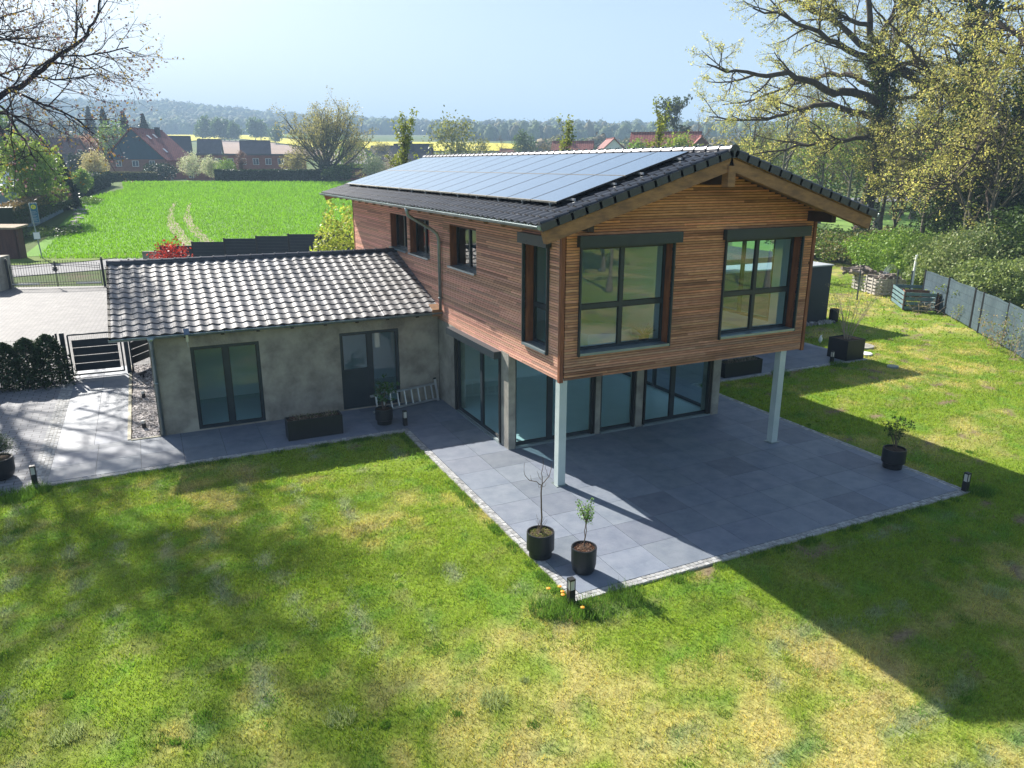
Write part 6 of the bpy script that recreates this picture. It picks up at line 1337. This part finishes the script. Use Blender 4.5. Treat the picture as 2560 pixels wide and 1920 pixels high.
bs = [(2060, 62, 3.5, 2.6, G2+GO), (2110, 62, 4, 2.4, G2), (2165, 59, 4, 2.2, GO+G1), (2230, 57, 3.5, 2.4, G2+GO), (2290, 52, 3.4, 2.8, [(.24, .36, .05), (.17, .29, .04)]), (2345, 47, 3.2, 3.0, [(.26, .38, .06), (.19, .31, .05)]), (2400, 46, 3.2, 3.6, [(.24, .34, .06), (.15, .24, .04)]), (2450, 43, 3.0, 3.6, [(.22, .28, .09), (.15, .21, .06)]), (2500, 40, 3.0, 3.7, [(.25, .31, .11), (.17, .23, .07), (.3, .33, .15)]), (2555, 37, 3.0, 3.5, [(.27, .33, .11), (.18, .24, .07)]), (2620, 40, 3.2, 4.5, G2), (2480, 50, 4.2, 8.5, GD+G2), (2440, 54, 4, 7, G2), (2545, 48, 4, 10, GD+G2)]
bl = ['olive shrub left of the big oak behind the mesh fence', 'dark green shrub at the foot of the big oak', 'mixed olive shrub right of the big oak trunk', 'green undergrowth behind the wire fence and logs', 'bright green bush above the teal compost bin', 'bright fresh green bush behind the left end of the screen fence', 'tall bright bush behind the gate of the screen fence', 'grey green ivy bush behind the screen fence right of its gate', 'large pale ivy bush leaning over the screen fence', 'pale leafy bush at the right edge above the screen fence', 'tall green bush just outside the right edge', 'tall dark ivy column behind the pale bushes', 'dark ivy clad bush left of the ivy column', 'tallest dark ivy mass at the right picture edge']
for i, (u, s, h, w_, kd) in enumerate(((2085, 96, 9, 9, 'round'), (2130, 88, 13, 8, 'bare'), (2150, 104, 10, 10, 'round'), (2210, 80, 12, 7, 'bare'), (2270, 92, 10, 9, 'round'), (2060, 84, 12, 7, 'bare'))):
    V_(u, s, kd, h, w_, ('olive tree filling the gap right of the house eave', 'dark stemmed bare tree just right of the eave', 'pale green tree behind the big oak trunk', 'bare tree with dark stem behind the second oak limbs', 'green tree between the oak trunks in the distance', 'slim bare tree nearest the right eave tip')[i], cols=GO+G1, per=9, **(dict(bark='barkp') if kd == 'bare' else dict(n=2500)))
bs = [(u+random.uniform(-8, 8), s, w_*random.uniform(.75, 1.05), h*random.uniform(.72, 1.25), cols) for u, s, w_, h, cols in bs]
for (u, s, h, w_, lab) in ((2330, 50, 12, 5, 'tall slender tree with dark stem behind the left end of the screen fence'), (2440, 46, 13, 5, 'ivy flecked slender tree above the screen fence gate'), (2500, 44, 12, 5, 'slender leaning tree near the right picture edge')):
    V_(u, s, 'bare', h, w_, lab, cols=GY_, per=7, ls=.08, bark='barkp')
for (u, s, w_, h, cols), l in zip(bs, bl): b = P(u, s); bush('shrub', l, 'shrub', b, w_, h, int(5500+1900*h), cols, .06+.0006*s, lump=.75)
fieldpatch('orchard_meadow', [1830, 1950, 2100, 2250, 2400, 2560, 2750], [640, 640, 640, 640, 640, 640, 640], [545, 540, 535, 530, 530, 530, 530], M['pale'], .02, 6)
fieldpatch('country_lane', [2080, 2200, 2300, 2420], [512, 505, 504, 508], [500, 492, 490, 494], M['road'], .06, 2)
# left tree: trunk outside the picture, limbs reaching in
LS = [dict(n=24, a=(30, 75), L=9.5, r=.085, t0=.5, u=.04, k=5, w=.15, s=6), dict(n=10, a=(25, 60), L=3.2, r=.05, t0=.1, u=.04, k=4, w=.18, s=4), dict(n=6, a=(25, 60), L=1.6, r=.024, t0=.12, u=.02, k=3, w=.2), dict(n=3, a=(20, 50), L=.7, r=.010, t0=.2, k=2)]
s0 = 34
tb = P(-250, s0); lims = [[(-250, 330), (-100, 300), (0, 252), (60, 225), (120, 190), (190, 140), (250, 95), (290, 55), (312, -10), (322, -60)], [(58, 226), (120, 255), (170, 275), (210, 300), (235, 322)], [(-60, 280), (40, 285), (70, 350), (95, 405)], [(-100, 200), (0, 185), (40, 186), (90, 168), (150, 160)], [(-100, 130), (0, 110), (60, 100), (120, 95)], [(-120, 60), (0, 70), (80, 40), (140, 20)], [(0, 70), (60, 95), (130, 120), (190, 128)], [(120, 190), (170, 200), (220, 196), (270, 185)], [(190, 140), (250, 140), (310, 130), (360, 118)]]
L = []
for l, w0, dd in zip(lims, (.16, .06, .06, .07, .07, .06, .05, .04, .04), (2, 0, -4, 5, -4, 6, 2, 1, 1)): n = len(l); L.append(([PX(u, v, s0+dd*i/(n-1)) for i, (u, v) in enumerate(l)], w0, .025))
tree('maple_tree', 'budding tree at the left edge whose long limb reaches up across the sky', 'tree', tb, 24, .36, [tb, (tb[0]+.1, tb[1], 8), (tb[0]+.2, tb[1]-.5, 15), (tb[0]+.3, tb[1]-1, 22)], LS, 0, [(.16, .10, .13), (.30, .20, .06), (.13, .09, .14), (.24, .20, .08)], 2, .07, .065, None, bark='barkp', limbs=L, tfac=.8)
s1 = 88; tb = P(70, s1)
L = [([PX(45, 400, s1), PX(20, 330, s1), PX(-10, 250, s1), PX(-60, 150, s1)], .36, .14), ([PX(20, 330, s1), PX(60, 300, s1), PX(110, 330, s1), PX(140, 380, s1)], .15, .05), ([PX(30, 360, s1), PX(80, 350, s1), PX(120, 400, s1)], .12, .05)]
S3 = [dict(n=4, a=(40, 80), L=4, r=.08, t0=.4, k=4, w=.2), dict(n=9, a=(25, 60), L=4.2, r=.05, t0=.1, u=-.04, k=4, w=.2), dict(n=6, a=(25, 60), L=2, r=.025, t0=.12, u=-.04, k=3, w=.2), dict(n=3, a=(20, 50), L=.9, r=.014, k=2)]
tree('leaning_tree', 'dark leaning tree with drooping bare twigs behind the left limb', 'tree', tb, 12, .45, [tb, PX(60, 440, s1), PX(45, 400, s1)], S3, 0, [(.16, .16, .06)], 1, .06, .07, None, bark='barkp', limbs=L)
tree_at('tree', 'tall bare tree beyond the left picture edge whose branch shadows fall on the lawn', 'tree', (-19.5, 13.5, 0), 'bare', 17, 11, per=5, ls=.1, cols=[(.3, .26, .1)], bark='barkg')
# trees behind the viewpoint, mirrored in the windows
V_p = [((30, -42), 13, 12, 'round', 'leafy tree beyond the front lawn, mirrored in the windows'), ((16, -50), 14, 12, 'round', 'second leafy tree beyond the front lawn, mirrored in the windows'), ((44, -34), 12, 12, 'round', 'third leafy tree beyond the front lawn at its right end'), ((2, -52), 13, 12, 'round', 'fourth leafy tree behind the front lawn')]
V_p += [((16.5, -23), 9.5, 6, 'bare', 'bare budding tree on the front lawn, mirrored in the left gable window'), ((25, -19), 9, 7, 'bare', 'bare budding tree on the front lawn, mirrored in the right gable window'), ((21, -31), 8, 7, 'round', 'leafy small tree at the end of the front lawn, mirrored in the windows')]
for (x, y), h, w_, k_, l in V_p: tree_at('tree', l, 'tree', (x, y, 0), k_, h, w_, n=3000, **(dict(per=6, ls=.12, cols=[(.34, .36, .10), (.28, .32, .08)]) if k_ == 'bare' else {}))

# ---- haze
hb = MB(); hb.box(-6000, -900, -6, 6000, 7000, 260); hz = hb.build('haze', None); hz['kind'] = 'stuff'; hz['label'] = 'thin bluish spring haze over the valley'
m = bpy.data.materials.new('haze'); m.use_nodes = True; N = m.node_tree.nodes; N.remove(N['Principled BSDF']); pv = N.new('ShaderNodeVolumePrincipled')
pv.inputs['Color'].default_value = (.52, .74, 1, 1); pv.inputs['Density'].default_value = .00068; pv.inputs['Anisotropy'].default_value = .0
m.node_tree.links.new(pv.outputs[0], N['Material Output'].inputs['Volume']); hz.data.materials.append(m)
